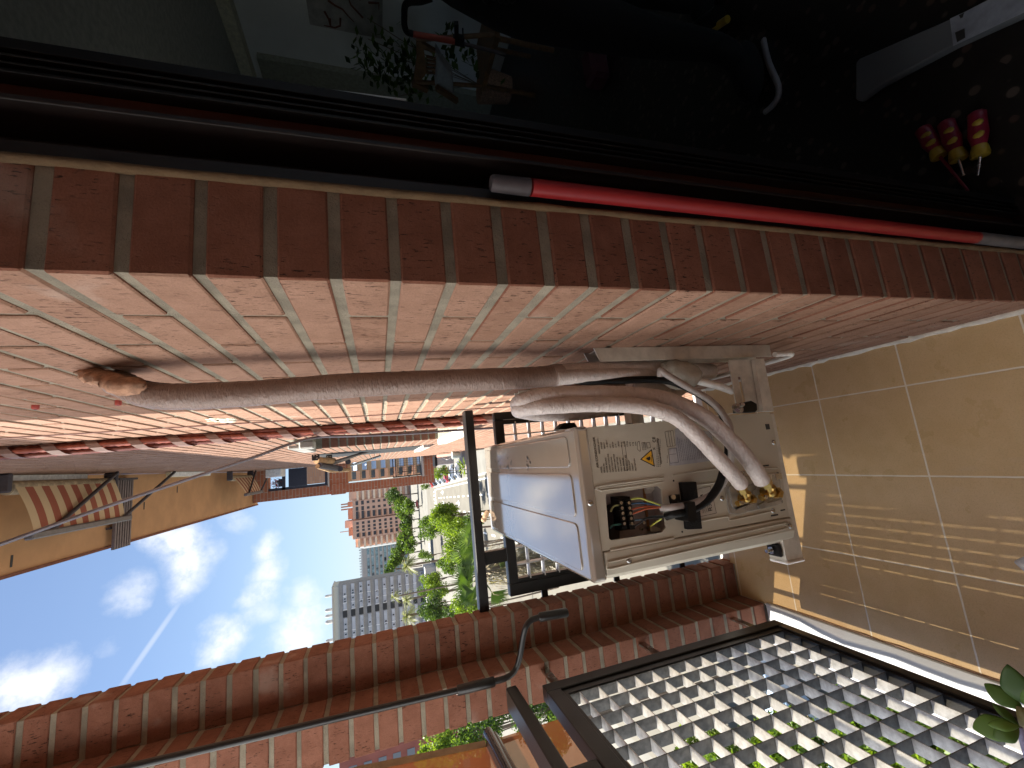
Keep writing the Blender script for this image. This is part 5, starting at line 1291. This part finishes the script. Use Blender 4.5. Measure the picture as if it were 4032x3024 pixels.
def fan_palm():
    C = P(1905, 2250, 'y', 15.5)
    t = thing('fan_palm', (C.x, C.y, G), 'fan palm with broad green leaves and a skirt of dry fronds behind the handrail', 'palm')
    view = -C.normalized()
    def leaf(hub, aim, Rr, nn=None, span=2.9):
        hub = P(*hub, 'y', C.y - .4); aim = P(*aim, 'y', C.y - .5); ax = aim - hub
        l = MB(); fan(l, hub, ax, (nn or view) + Vector((0, 0, .25)), Rr, span, rnd=random.uniform(.35, .9)); o = l.build('leaf', M['palm'], t, fix=False)
        s = MB(); s.tube(smooth([tuple(C), tuple((C + hub) / 2 + Vector((0, 0, .08))), tuple(hub)], 4), .018, 6); s.build('leaf_stalk', M['leafC'], o)
    leaf((1850, 2285), (1772, 2285), .86, Vector((-.1, -1, .1)), 3.6); leaf((1862, 2172), (1760, 2168), .98, Vector((.35, -.75, .55)), 2.7)
    leaf((1868, 2115), (1800, 2090), .80, Vector((.6, -.6, .6)), 2.3); leaf((1868, 2330), (1790, 2385), .85, Vector((-.6, -.7, .5)), 2.2)
    leaf((1960, 2190), (2040, 2200), .62, Vector((.2, -.9, -.1)), 2.4); leaf((1935, 2330), (2015, 2400), .75, Vector((-.3, -.8, .2)), 1.9); leaf((1850, 2235), (1790, 2225), .7, Vector((0, -.5, .8)), 2.6)
    for k in range(7):
        a = k * 2.4; up = .2 + .9 * ((k * .37) % 1); d = Vector((cos(a) * cos(up), sin(a) * cos(up) + .15, sin(up))); hub = C + d * random.uniform(.5, .9)
        l = MB(); fan(l, hub, d, Vector((d.x * -.5, d.y * -.5, 1)), .8, 2.3, nb=26); o = l.build('leaf', M['palm'], t, fix=False)
        s = MB(); s.tube([tuple(C), tuple(hub)], .016, 5); s.build('leaf_stalk', M['leafC'], o)
    b = MB(); n = 14; b.tube([(C.x + .05 * sin(i), C.y, G + (C.z - G) * i / n) for i in range(n + 1)], [.26] * (n + 1), 10, wr=.06); b.build('trunk', M['bark'], t)
    b = MB(); R = random.Random(5)
    for k in range(900):
        a = R.uniform(0, 6.28); z = C.z - R.uniform(-.1, 3.0); r = R.uniform(.2, .95); p = Vector((C.x + cos(a) * .18, C.y + sin(a) * .18, z)); s = Vector((-sin(a), cos(a), 0)) * R.uniform(.006, .02); L = R.uniform(.5, 1.2)
        m_ = p + Vector((cos(a) * r * .7, sin(a) * r * .7, -.10 - .2 * R.random())); e = p + Vector((cos(a) * r, sin(a) * r, -L)) + Vector((R.gauss(0, .12), R.gauss(0, .12), 0))
        b.add([p - s, p + s, m_ + s, m_ - s], [(0, 1, 2, 3)], rnd=R.random()); b.add([m_ - s, m_ + s, e], [(0, 1, 2)], rnd=R.random())
    b.build('dry_skirt', M['dead'], t, fix=False)
fan_palm()
def date_palm(c, r, label, n=34, m='datepalm', group='date palms in front of the blocks'):
    t = thing('date_palm', (c.x, c.y, G), label, 'palm', group)
    b = MB(); b.tube([(c.x, c.y, G), (c.x + .1, c.y, (G + c.z) / 2), tuple(c)], [r * .09, r * .08, r * .09], 8, wr=.05); b.build('trunk', M['bark'], t)
    b = MB(); R = random.Random(int(c.x * 10))
    for k in range(n):
        a = R.uniform(0, 6.28); up = R.uniform(-.5, 1.3); d = Vector((cos(a) * cos(up), sin(a) * cos(up), sin(up))); prev = c.copy(); rn = R.random()
        for j in range(1, 9):
            q = j / 8; p = c + d * (r * q) + Vector((0, 0, -r * .55 * q * q)); ax = (p - prev).normalized(); s = ax.cross(Vector((0, 0, 1)))
            s = s.normalized() if s.length > .01 else Vector((1, 0, 0)); w = r * .16 * sin(pi * min(1, q * .9 + .08))
            for sg in (-1, 1):
                for h in (0, .5):
                    o_ = prev.lerp(p, h); b.add([o_, o_ + (p - prev) * .35, o_ + s * sg * w + ax * w * .8 - Vector((0, 0, w * .25))], [(0, 1, 2)], rnd=rn)
            b.add([prev - s * .02 * r * .3, prev + s * .02 * r * .3, p], [(0, 1, 2)], rnd=rn); prev = p
    b.build('crown', M[m], t, fix=False)
date_palm(P(1604, 2228, 'y', 150), 4.4, 'largest pale date palm in front of the striped glass building', 60)
date_palm(P(1552, 2350, 'y', 95), 1.7, 'slim tall palm with a small crown before the grey block', 40)
date_palm(P(1600, 2362, 'y', 100), 2.4, 'blue grey palm just below the slim tall one', 44)
date_palm(P(1606, 2425, 'y', 90), 2.7, 'palm with arching fronds beside the brick pier edge', 50)

# ---------------------------------------------------------------- buildings
def tower():
    Y = 290.0
    t = thing('brick_tower', (-28, Y, G), 'tall terracotta apartment tower with rows of square windows', 'building')
    br = mat('terracotta_wall', (.62, .38, .28), .9, nscale=.2, namt=.08); br2 = mat('terracotta_dark', (.40, .20, .13), .9, nscale=.2); cr = mat('cream_slab', (.78, .60, .45), .8); win = mat('far_window', (.05, .045, .05), .3)
    zt = .0565 * Y
    b = MB(); b.box(-28.6, -17.4, Y, Y + 16, G, zt); b.build('wall', br, t)
    b = MB(); b.box(-40.2, -29.2, Y - 1.5, Y + 16, G, zt + .2); b.build('wall', br, t)
    b = MB(); b.box(-29.15, -28.62, Y + .8, Y + 3, G, zt); b.build('joint', br2, t)
    b = MB(); b.box(-17.35, -12.0, Y + 1.5, Y + 14, G, zt + 2.0); b.build('wall', br, t)
    b = MB(); b.box(-45.5, -40.25, Y + 1.0, Y + 14, G, zt - 1); b.build('wall', br, t)
    for i in range(10):
        z = zt - 3.4 - i * 3.3
        for x, w in ((-19.0, 1.5), (-22.4, 1.5), (-26.2, 3.6)):
            b = MB(); ww = w if i > 1 else w + 1.0; b.box(x - ww / 2, x + ww / 2, Y - .05, Y + .1, z, z + 1.6); b.build('window', win, t)
        for x, w in ((-31.0, 1.5), (-33.3, 1.5), (-35.3, 1.3), (-38.0, 2.2)):
            b = MB(); b.box(x - w / 2, x + w / 2, Y - 1.56, Y - 1.4, z, z + 1.5); b.build('window', win, t)
        b = MB(); b.box(-28.0, -24.4, Y - .35, Y - .06, z - .7, z - .1); b.build('balcony', br2, t)
        b = MB(); b.box(-39.4, -36.6, Y - 1.9, Y - 1.57, z - .7, z - .1); b.build('balcony', br2, t)
        b = MB(); b.box(-17.3, -11.6, Y + .2, Y + 1.45, z - .4, z + .9); b.build('balcony', cr, t)
        b = MB(); b.box(-45.8, -40.3, Y - .4, Y + .95, z - .4, z + .9); b.build('balcony', cr, t)
    for k, (x0, x1, z0, z1, m) in enumerate(((-20.5, -18.0, 0, 3.0, br2), (-28.5, -23.0, 0, 3.0, br2), (-33.5, -29.5, .25, 5.0, br), (-38.5, -34, .25, 3, br2), (-40.4, -29, .21, 1.0, cr))):
        b = MB(); b.box(x0, x1, Y + 3 + k * .4, Y + 9 + k * .4, zt + z0, zt + z1); b.build('roof_house', m, t)
    for x in (-19, -20.6, -22.2): b = MB(); b.box(x - .4, x + .4, Y + 4.0, Y + 4.8, zt, zt + 7); b.build('chimney', br2, t)
    b = MB(); b.tube([(-35.6, Y + 5, zt), (-35.6, Y + 5, zt + 8)], .25, 6); b.build('mast', br2, t)
tower()
def glass_block():
    Y = 345.0
    t = thing('glass_block', (-62, Y, G), 'pale office block striped with blue glass bands beside the brick tower', 'building')
    x0, x1 = -.226 * Y, -.141 * Y; zt = .0405 * Y
    b = MB(); b.box(x0, x1, Y, Y + 18, G, zt); b.build('wall', mat('pale_block', (.34, .325, .31), .8), t)
    gl = mat('blue_glass_band', (.16, .25, .28), .15, spec=.8, nscale=.6, namt=.5); sp = mat('white_spandrel', (.36, .38, .385), .5)
    for i in range(11):
        z = zt - 5 - i * 2.95
        b = MB(); b.box(x0 + .5, x1 - 1.5, Y - .2, Y + .1, z, z + 1.75); b.build('window_band', gl, t)
        b = MB(); b.box(x0 + .3, x1 - 1.2, Y - .5, Y - .21, z - .45, z - .02); b.build('spandrel', sp, t)
    R = random.Random(3)
    for k in range(26):
        i = R.randrange(11); z = zt - 5 - i * 2.95; x = R.uniform(x0 + 1, x1 - 4)
        b = MB(); b.box(x, x + R.uniform(1, 2.6), Y - .26, Y - .205, z + .1, z + 1.6); b.build('blind', sp if R.random() < .5 else M['glass'], t)
    b = MB(); b.box(x0, x1 - 1, Y + 1, Y + 16, zt + .01, zt + .9); b.build('parapet', sp, t)
    for k in range(14): b = MB(); b.box(x0 + 2 + k * 1.9, x0 + 2.8 + k * 1.9, Y + 2, Y + 3, zt + .91, zt + .91 + R.uniform(.6, 1.6)); b.build('chimney', sp, t)
    # curved corner house between the tower and this block
    b = MB(); b.tube([(-50.6, Y - 10, G), (-50.6, Y - 10, 12.0), (-50.6, Y - 10, 15.5), (-50.6, Y - 10, 16.5)], [3.2, 3.2, 2.2, .8], 20); o = b.build('round_turret', sp, origin=(-50, Y - 20, G)); tag(o, 'rounded white building end between the brick tower and the striped block', 'building')
glass_block()
def grey_block():
    Y = 180.0
    t = thing('grey_block', (-52, Y, G), 'grey concrete slab block with white window bands, closest to the brick pier', 'building')
    x0, x1 = -.40 * Y, -.2225 * Y; zt = .0885 * Y
    w = mat('grey_concrete_wall', (.27, .26, .25), .85, nscale=.4, namt=.12); wb = mat('white_window_band', (.46, .47, .50), .4, nscale=.5, namt=.15)
    b = MB(); b.box(x0, x1, Y, Y + 4, G, zt); b.build('wall', w, t)
    R = random.Random(12)
    for i in range(12):
        z = zt - 2.6 - i * 2.82
        for a, e in ((x1 - .6, x1 - 9.4), (x1 - 12.2, x1 - 21.5), (x1 - 22, x0 + .5)):
            b = MB(); b.box(e, a, Y - .25, Y - .01, z, z + 1.1); o = b.build('window_band', wb, t)
            n = int((a - e) / 2.4); q = MB()
            for k in range(n): q.box(e + 2.4 * k + .05, e + 2.4 * k + .25, Y - .42, Y - .26, z - .12, z + 1.2)
            q.box(e, a, Y - .43, Y - .255, z - .16, z - .121)
            q.build('mullions', M['white'], o)
            q = MB(); cnt = 0
            for k in range(int((a - e) / .85)):
                if R.random() < .28: q.box(e + .85 * k + .2, e + .85 * k + .72, Y - .30, Y - .255, z + .25, z + .85); cnt += 1
            if cnt: q.build('open_panes', M['glass'], o)
        b = MB(); b.box(x1 - 11.9, x1 - 9.7, Y - .1, Y - .01, z - .1, z + 1.4); b.build('stair_opening', M['dark'], t)
    b = MB(); b.box(x0, x1 - 1.2, Y + 1.2, Y + 10, zt + .01, zt + 2.0); b.build('attic', mat('cream_attic', (.52, .50, .42), .8), t)
    b = MB(); b.box(x0, x1 - 1.0, Y + .9, Y + 10.4, zt + 2.01, zt + 2.5); b.build('roof_edge', M['concrete'], t)
    for x, r in ((-44.5, .8), (-49.5, 1.0), (-51.5, .9), (-53.6, 1.2), (-60, 1.0)):
        b = MB(); b.tube([(x, Y + 4, zt + 2.5), (x, Y + 4, zt + 4.6), (x, Y + 4, zt + 5.2)], [r * .5, r * .6, r * .3], 10); b.build('chimney', mat('roof_vent', (.45, .44, .42), .7), t)
    b = MB(); b.box(-75, -38, Y - 9, Y - 1, G, G + 4); b.build('podium', mat('pale_podium', (.45, .44, .42), .8), t)
grey_block()
def red_block():
    t = thing('red_block', (-62, 100, G), 'dull red apartment block with narrow grey windows at the far left', 'building')
    b = MB(); b.box(-80, -54.6, 100, 115, G, 9.6); b.build('wall', mat('dull_red_wall', (.30, .10, .075), .9, nscale=.3), t)
    for i in range(9):
        for x in (-56.7, -61.5, -66, -71):
            b = MB(); b.box(x - .9, x + .9, 99.9, 100.05, 6.4 - i * 2.75, 7.9 - i * 2.75); b.build('window', mat('grey_window', (.18, .19, .21), .4) if (i, x) == (0, -56.7) else bpy.data.materials['grey_window'], t)
red_block()
def awning_block():
    Y = 150.0
    t = thing('terrace_block', (1, Y, G), 'apartment block with light blue awnings seen through the far end wall opening', 'building')
    b = MB(); b.box(-2.8, 12, Y, Y + 10, G, .064 * Y); b.build('wall', mat('ochre_wall', (.42, .30, .20), .85), t)
    bl = mat('pale_blue_awning', (.50, .58, .68), .7); pc = mat('peach_balcony', (.62, .33, .20), .8)
    for i in range(8):
        z = .05 * Y - i * 2.95
        b = MB(); b.prism([(.6, Y - 1.2, z - .9), (.6, Y - .05, z + .5), (3.6, Y - .05, z + .5), (3.6, Y - 1.2, z - .9)][:4], (0, 0, .08)); b.build('blue_awning', bl, t)
        b = MB(); b.box(-2.6, .4, Y - 1.3, Y - .02, z - 1.6, z - .5); b.build('balcony', pc, t)
        b = MB(); b.box(-2.2, .2, Y - .1, Y - .01, z - .45, z + .7); b.build('window', M['glass'], t)
    t = thing('tiled_house', (1.5, 60, G), 'terracotta tiled house front seen through the upper far opening', 'building')
    b = MB(); b.box(-.9, 6, 60, 66, 6.2, 9.0); b.box(-.9, 6, 60.2, 66, G, 6.19) if False else None; b.box(1.6, 6, 60.2, 66, G, 6.19)
    b.build('wall', brick_tex('tile_front', (.46, .24, .14), (.38, .18, .10), (.3, .2, .15), 4), t)
awning_block()
# ================================================================ THINGS IN THE ROOM AND THE JADE PLANT
def person():
    t = thing('person', (1.45, 1.02, FZ), 'person in black clothes bending over a workpiece inside the room', 'person')
    mesh = bpy.data.meshes.new('body')
    J = [((1.62, 1.15, -.60), .150), # 0 pelvis
         ((1.52, 1.10, -.66), .105), ((1.46, 1.06, -1.00), .072), ((1.44, 1.02, -1.30), .050), ((1.30, .97, -1.355), .042),     # left leg
         ((1.78, 1.22, -.66), .105), ((1.86, 1.18, -1.00), .072), ((1.90, 1.20, -1.30), .050), ((1.78, 1.12, -1.355), .042),     # right leg
         ((1.74, 1.16, -.40), .145), ((1.88, 1.16, -.20), .150), ((1.94, 1.14, -.06), .07), ((1.99, 1.12, .05), .085), ((2.02, 1.09, .14), .075), # spine, neck, head
         ((1.75, 1.02, -.10), .066), ((1.60, .98, -.33), .050), ((1.42, .97, -.40), .034),         # left arm to the saw
         ((2.02, 1.30, -.12), .066), ((1.96, 1.30, -.38), .050), ((1.78, 1.14, -.50), .034)]
    ED = [(0, 1), (1, 2), (2, 3), (3, 4), (0, 5), (5, 6), (6, 7), (7, 8), (0, 9), (9, 10), (10, 11), (11, 12), (12, 13), (10, 14), (14, 15), (15, 16), (10, 17), (17, 18), (18, 19)]
    base = Vector(t.location)
    mesh.from_pydata([tuple(Vector(p) - base) for p, r in J], ED, [])
    o = bpy.data.objects.new('body', mesh); COL.objects.link(o); o.parent = t
    sk = o.modifiers.new('skin', 'SKIN'); sk.use_smooth_shade = True
    for i, (p, r) in enumerate(J): mesh.skin_vertices[0].data[i].radius = (r, r)
    mesh.skin_vertices[0].data[0].use_root = True
    o.modifiers.new('sub', 'SUBSURF').levels = 2; o.modifiers['sub'].render_levels = 2
    mesh.materials.append(M['black_cloth'])
    b = MB(); b.ball((1.99, 1.10, .09), .098, 18, 12, sc=(.85, 1.0, 1.15)); b.ball((1.93, 1.01, .06), .018, 8, 6); b.build('head', M['skin'], t)
    b = MB(); b.ball((2.01, 1.12, .115), .104, 18, 12, sc=(.9, 1.0, 1.1)); b.build('hair', mat('dark_hair', (.02, .015, .012), .7), t)
    # shoes with pale soles
    for pts in ([(3006, 160), (3018, 215), (3032, 262), (3054, 310), (3066, 345), (3062, 385), (3040, 418), (3014, 440)],):
        P3 = [P(x, y, 'z', FZ + .012) for x, y in pts]
        b = MB(); b.tube(smooth(P3, 4), .010, 8, flat=1.6); b.build('shoe_sole', mat('pale_sole', (.26, .26, .28), .6), t)
        b = MB(); c = (P3[0] + P3[-1]) / 2; b.ball(c + Vector((.045, .035, .035)), .055, 16, 10, sc=(2.3, 1.05, .85)); b.build('shoe', M['black_cloth'], t)
    b = MB(); b.ball((1.80, 1.11, FZ + .04), .055, 16, 10, sc=(2.3, 1.0, .8)); b.build('shoe', M['black_cloth'], t)
    # hand with five fingers closed round the saw
    hp = Vector((1.40, .97, -.415)); b = MB()
    b.ball(hp, .036, 12, 8, sc=(1.1, .7, 1.2))
    for k in range(4):
        q = hp + Vector((-.012, -.02, .03 - k * .019)); L = (.9, 1, .95, .75)[k]
        b.tube(smooth([q, q + Vector((-.035 * L, -.012, 0)), q + Vector((-.050 * L, .015, -.002)), q + Vector((-.035 * L, .030, -.004))], 4), .0085, 8)
    q = hp + Vector((0, .02, .035)); b.tube(smooth([q, q + Vector((-.025, .012, .012)), q + Vector((-.045, .005, .002))], 4), .010, 8)
    b.build('hand', mat('shade_black_hand', (.006, .006, .006), .8), t)  # hand coloured near black for the shade of the room
person()
def saw():
    def K(x, y): return P(x, y, 'x', 1.27)
    t = thing('hacksaw', K(1790, 160), 'black and red bow saw frame held up against the pale wall', 'saw')
    b = MB(); b.tube(smooth([K(1700, -8), K(1655, 5), K(1612, 8), K(1595, 24), K(1592, 60), K(1593, 100), K(1603, 125), K(1626, 134)], 5), .0090, 12); b.build('bow', M['black_rubber'], t)
    b = MB(); b.tube([K(1626, 134), K(1790, 163)], .0085, 12); b.build('grip_tube', mat('dull_red', (.30, .05, .03), .5), t)
    b = MB(); b.prism([K(1785, 152), K(1806, 150), K(1829, 160), K(1828, 188), K(1805, 183), K(1785, 178)], (.018, 0, 0)); b.prism([K(1788, 98), K(1806, 98), K(1806, 149), K(1790, 149)], (.014, 0, 0)); b.build('clamp', M['black_rubber'], t)
    b = MB(); b.tube([K(1822, 112), K(1824, 159)], .0025, 8); b.build('rod', M['black_rubber'], t)
    b = MB(); b.tube([K(1829, 174), K(1958, 206), K(1990, 216)], .0055, 10); b.build('blade', M['sleeve'], t)
saw()
def chair():
    t = thing('wooden_chair', (3.2, 2.75, FZ), 'wooden slat backed chair with a grey cloth over it in the room', 'chair')
    X = 3.0
    def K(x, y, dx=0): return P(x, y, 'x', X + dx)
    tl, tr_ = K(1640, 155), K(1625, 345)
    b = MB(); b.prism([K(1638, 152), K(1650, 160), K(1685, 185), K(1720, 205), K(1712, 210), K(1668, 196), K(1682, 285), K(1655, 320), K(1628, 322), K(1640, 230)], (.03, 0, 0)); b.build('backrest', M['wood'], t)
    for k in range(5):
        b = MB(); b.tube([K(1678, 222 + k * 16), K(1722, 232 + k * 14)], .010, 8); b.build('slat', M['wood'], t)
    b = MB(); b.beam(K(1625, 325), K(1684, 350), .05, .04); b.build('top_rail', M['wood'], t)
    z = -.95
    b = MB(); b.cbox(2.98, 3.42, 2.4, 2.88, z - .02, z + .02, c=.008); b.build('seat', M['wood'], t)
    for x in (3.0, 3.39):
        for y in (2.43, 2.84):
            b = MB(); b.tube([(x, y, FZ), (x, y, z - .02)], .018, 8); b.build('leg', M['wood'], t)
    for a, e in ((K(1640, 156), (3.02, 2.42, z)), (K(1630, 322), (3.02, 2.86, z))):
        b = MB(); b.tube([a, e], .016, 8); b.build('back_post', M['wood'], t)
    b = MB(); vs = [K(1716, 208, -.05), K(1745, 262, -.05), K(1778, 298, -.05), K(1785, 330, -.05), K(1788, 405, -.05), K(1722, 372, -.05), K(1712, 330, -.05), K(1718, 270, -.05)]
    b.prism(vs, (.12, 0, 0)); o = b.build('grey_cloth', M['greycloth'], origin=vs[0], bevel=.02, seg=3); tag(o, 'crumpled grey cloth hanging over the wooden chair', 'cloth')
    b = MB(); b.beam(K(1718, 345, -.08), K(1800, 398, -.08), .04, .03); o = b.build('wooden_strip', M['wood'], origin=K(1718, 345)); tag(o, 'brown wooden strip lying across the grey cloth', 'wood strip')
chair()
def room_plant():
    C = P(1530, 270, 'x', 3.6)
    t = thing('room_plant', (C.x, C.y, FZ), 'leafy house plant behind the wooden chair', 'plant')
    b = MB(); b.tube([(C.x, C.y, FZ), (C.x, C.y, FZ + .3)], [.12, .16], 16); b.build('pot', M['terra'], t)
    b = MB(); R = random.Random(21)
    for k in range(6):
        e = C + Vector((R.uniform(-.25, .25), R.uniform(-.45, .45), R.uniform(-.5, .35))); b.tube(smooth([(C.x, C.y, FZ + .3), ((C.x + e.x) / 2, (C.y + e.y) / 2, (FZ + e.z) / 2 + .2), e], 4), .0032, 5)
    b.build('stem', M['bark'], t)
    b = MB()
    for (x, y, s, n) in ((1440, 262, .12, 22), (1480, 215, .16, 26), (1500, 300, .2, 40), (1560, 250, .22, 60), (1600, 320, .2, 50), (1590, 210, .2, 44), (1780, 195, .15, 40), (1880, 240, .15, 30), (1640, 360, .2, 40), (1430, 195, .1, 12)):
        c = P(x, y, 'x', 3.6)
        for k in range(n):
            p = c + Vector((R.gauss(0, .08), R.gauss(0, s * .55), R.gauss(0, s * .55))); a = Vector((R.gauss(0, 1), R.gauss(0, 1), R.gauss(0, 1))).normalized() * .045; e = a.orthogonal().normalized() * .022
            b.add([p - a, p + e, p + a, p - e], [(0, 1, 2, 3)])
    b.build('leaves', M['leafB'], t, fix=False)
room_plant()
def floor_things():
    t = thing('boxed_panel', P(3560, 250, 'z', FZ + .02), 'long grey wrapped panel lying on the dark terrazzo with a printed label', 'panel')
    c = [(3367, 247), (3385, 228), (3742, 72), (4060, -90), (4060, 42), (3752, 182), (3450, 345), (3380, 398), (3366, 392)]
    b = MB(); b.prism([P(x, y, 'z', FZ + .03) for x, y in c], (0, 0, -.029)); b.build('panel', M['foam'], t, bevel=.006)
    c = [(3740, 74), (3800, 46), (4060, -88), (4060, 35), (3753, 181)]
    b = MB(); b.prism([P(x, y, 'z', FZ + .0315) for x, y in c], (0, 0, -.0012)); b.build('paper_sleeve', mat('pale_paper', (.27, .29, .34), .6, nscale=20, namt=.2), t)
    b = MB(); b.prism([P(x, y, 'z', FZ + .0335) for x, y in [(3760, 128), (3797, 112), (3800, 148), (3768, 166)]], (0, 0, -.001)); b.prism([P(x, y, 'z', FZ + .0335) for x, y in [(3775, 60), (3795, 50), (3790, 68), (3782, 72)]], (0, 0, -.001)); b.build('printed_mark', M['ink'], t)
    red = mat('screwdriver_red', (.22, .010, .03), .4); ye = mat('screwdriver_yellow', (.42, .29, .03), .4)
    sd_ = [((3630, 505), (3703, 620), (3812, 752), 'left of three red and yellow screwdrivers lying on the terrazzo'), ((3722, 478), (3778, 632), (3795, 690), 'middle of three red and yellow screwdrivers lying on the terrazzo'), ((3845, 440), (3860, 620), (3850, 690), 'right of three red and yellow screwdrivers, nearest the room side')]
    for k, (a, e, tip, lab) in enumerate(sd_):
        A = P(*a, 'z', FZ + .022); E = P(*e, 'z', FZ + .02); T_ = P(*tip, 'z', FZ + .006); d = (E - A)
        s = thing('screwdriver', A, lab, 'screwdriver', 'screwdrivers on the room floor')
        b = MB(); b.tube([A, A + d * .04, A + d * .18, A + d * .5, A + d * .74], [.011, .0165, .0165, .0185, .013], 12); h = b.build('handle', red, s)
        b = MB(); b.tube([A + d * .735, A + d * .78, A + d * .92, A + d * .98], [.013, .015, .018, .017], 12); b.build('collar', ye, s)
        for q in (.25, .5):
            b = MB(); cc = A + d * q + Vector((-.006, -.004, .013)); b.ball(cc, .0085, 10, 7, sc=(1, 1.4, .6)); b.build('grip_pad', ye, h)
        b = MB(); b.tube([A + d * .98, T_], [.0035, .003], 8); b.build('shank', red if k == 0 else M['steel'], s)
    a = P(2828, 60, 'z', FZ + .06); t = thing('cordless_drill', a, 'small yellow and black power tool on the floor behind the person', 'power tool')
    b = MB(); b.tube([a, a + Vector((.06, .12, 0)), a + Vector((.08, .16, 0))], [.035, .035, .02], 14); b.build('motor_housing', M['black_rubber'], t)
    b = MB(); q = P(2865, 75, 'z', FZ + .05); b.tube([q, q + Vector((.05, .10, 0))], .014, 10); b.build('yellow_band', ye, t)
    c = P(2377, 268, 'y', 1.85); b = MB(); b.cbox(c.x - .11, c.x + .11, 1.80, 1.92, FZ, c.z + .11, c=.02); o = b.build('red_box', mat('dark_red_box', (.07, .01, .015), .7), origin=(c.x, 1.86, FZ)); tag(o, 'dark red box on the floor beside the person', 'box')
    a = P(1344, 363, 'x', .75); e = P(1600, 397, 'x', .75); b = MB(); b.tube([P(1180, 344, 'x', .75), e], .0036, 8); o = b.build('curtain_rod', mat('white_rod', (.9, .9, .88), .4), origin=e); tag(o, 'thin white upright rod just inside the door frame', 'rod')
floor_things()
def jade():
    S = P(4032, 2890, 'z', -.86)
    t = thing('jade_plant', P(4120, 2960, 'z', -1.0), 'jade plant with thick glossy leaves poking in at the railing corner', 'plant')
    def leaf(root, tip, w, nrm, name='leaf', th=.0035):
        root = Vector(root); tip = Vector(tip); ax = tip - root; L = ax.length; ax.normalize(); sd_ = nrm.cross(ax).normalized(); n_ = ax.cross(sd_).normalized()
        b = MB(); rows = 13; ring = 12; vs = []
        for i in range(rows + 1):
            q = i / rows; hw = w * (sin(pi * q ** .78) ** .62) * (.45 + .55 * min(1, q * 1.8)) if 0 < q < 1 else w * .08
            c = root + ax * (L * q) + n_ * (.10 * L * sin(pi * q))
            for j in range(ring):
                a = 2 * pi * j / ring; vs.append(c + sd_ * cos(a) * hw + n_ * sin(a) * th * (.3 + sin(pi * q)) - n_ * abs(cos(a)) * hw * -.12)
        fs = [(i * ring + j, i * ring + (j + 1) % ring, (i + 1) * ring + (j + 1) % ring, (i + 1) * ring + j) for i in range(rows) for j in range(ring)] + [tuple(range(ring))[::-1], tuple(range(rows * ring, rows * ring + ring))]
        b.add(vs, fs, sm=True); b.build(name, M['jade'], t)
    z = -.80
    def K(x, y, zz=z): return P(x, y, 'z', zz)
    hub = K(4030, 2790)
    up = -hub.normalized()
    leaf(K(4045, 2775), K(3968, 2618, -.77), .017, up + Vector((.2, 0, .3))); leaf(K(4028, 2792), K(3876, 2692, -.79), .013, up + Vector((0, .3, .2)))
    leaf(K(4010, 2858), K(3908, 2770, -.80), .0065, up + Vector((.5, .2, 0)));  leaf(K(4015, 2860), K(3832, 2868, -.78), .016, up)
    leaf(K(4012, 2860, -.79), K(3890, 2852, -.77), .0075, up + Vector((0, .2, .4))); leaf(K(4010, 2866, -.79), K(3915, 2905, -.77), .011, up + Vector((0, -.3, .2)))
    leaf(K(4060, 2800), K(4110, 2680, -.78), .016, up)
    b = MB(); b.tube(smooth([K(4100, 2900, -.95), K(4060, 2860, -.86), K(4035, 2820, z), K(4028, 2785, z)], 5), [.009, .0085, .008, .0075] * 4, 10, cap=True) if False else b.tube(smooth([K(4110, 2960, -.95), K(4050, 2870, -.84), K(4035, 2820, z), K(4028, 2785, z)], 5), .0075, 10)
    b.build('stem', mat('jade_stem', (.16, .14, .05), .6), t)
    b = MB(); b.tube([K(4012, 2862, z), K(4040, 2960, z), K(4060, 3040, z)], .004, 8); b.build('stem', mat('pale_lilac_stem', (.36, .36, .62), .5), t)
    b = MB(); c = K(4330, 3120, -1.08); b.tube([c - Vector((0, 0, .16)), c], [.06, .08], 20); b.build('pot', M['terra'], t)
jade()
c = P(4010, 2215, 'z', -1.33)
b = MB(); b.prism([P(x, y, 'z', -1.34) for x, y in [(3985, 2212), (4040, 2185), (4100, 2180), (4100, 2260), (4040, 2262)]], (0, 0, -.055)); o = b.build('grey_tray', mat('silver_plastic', (.48, .48, .50), .3), origin=c, bevel=.004); tag(o, 'corner of a silver grey tray on the tiles at the photo edge', 'tray')
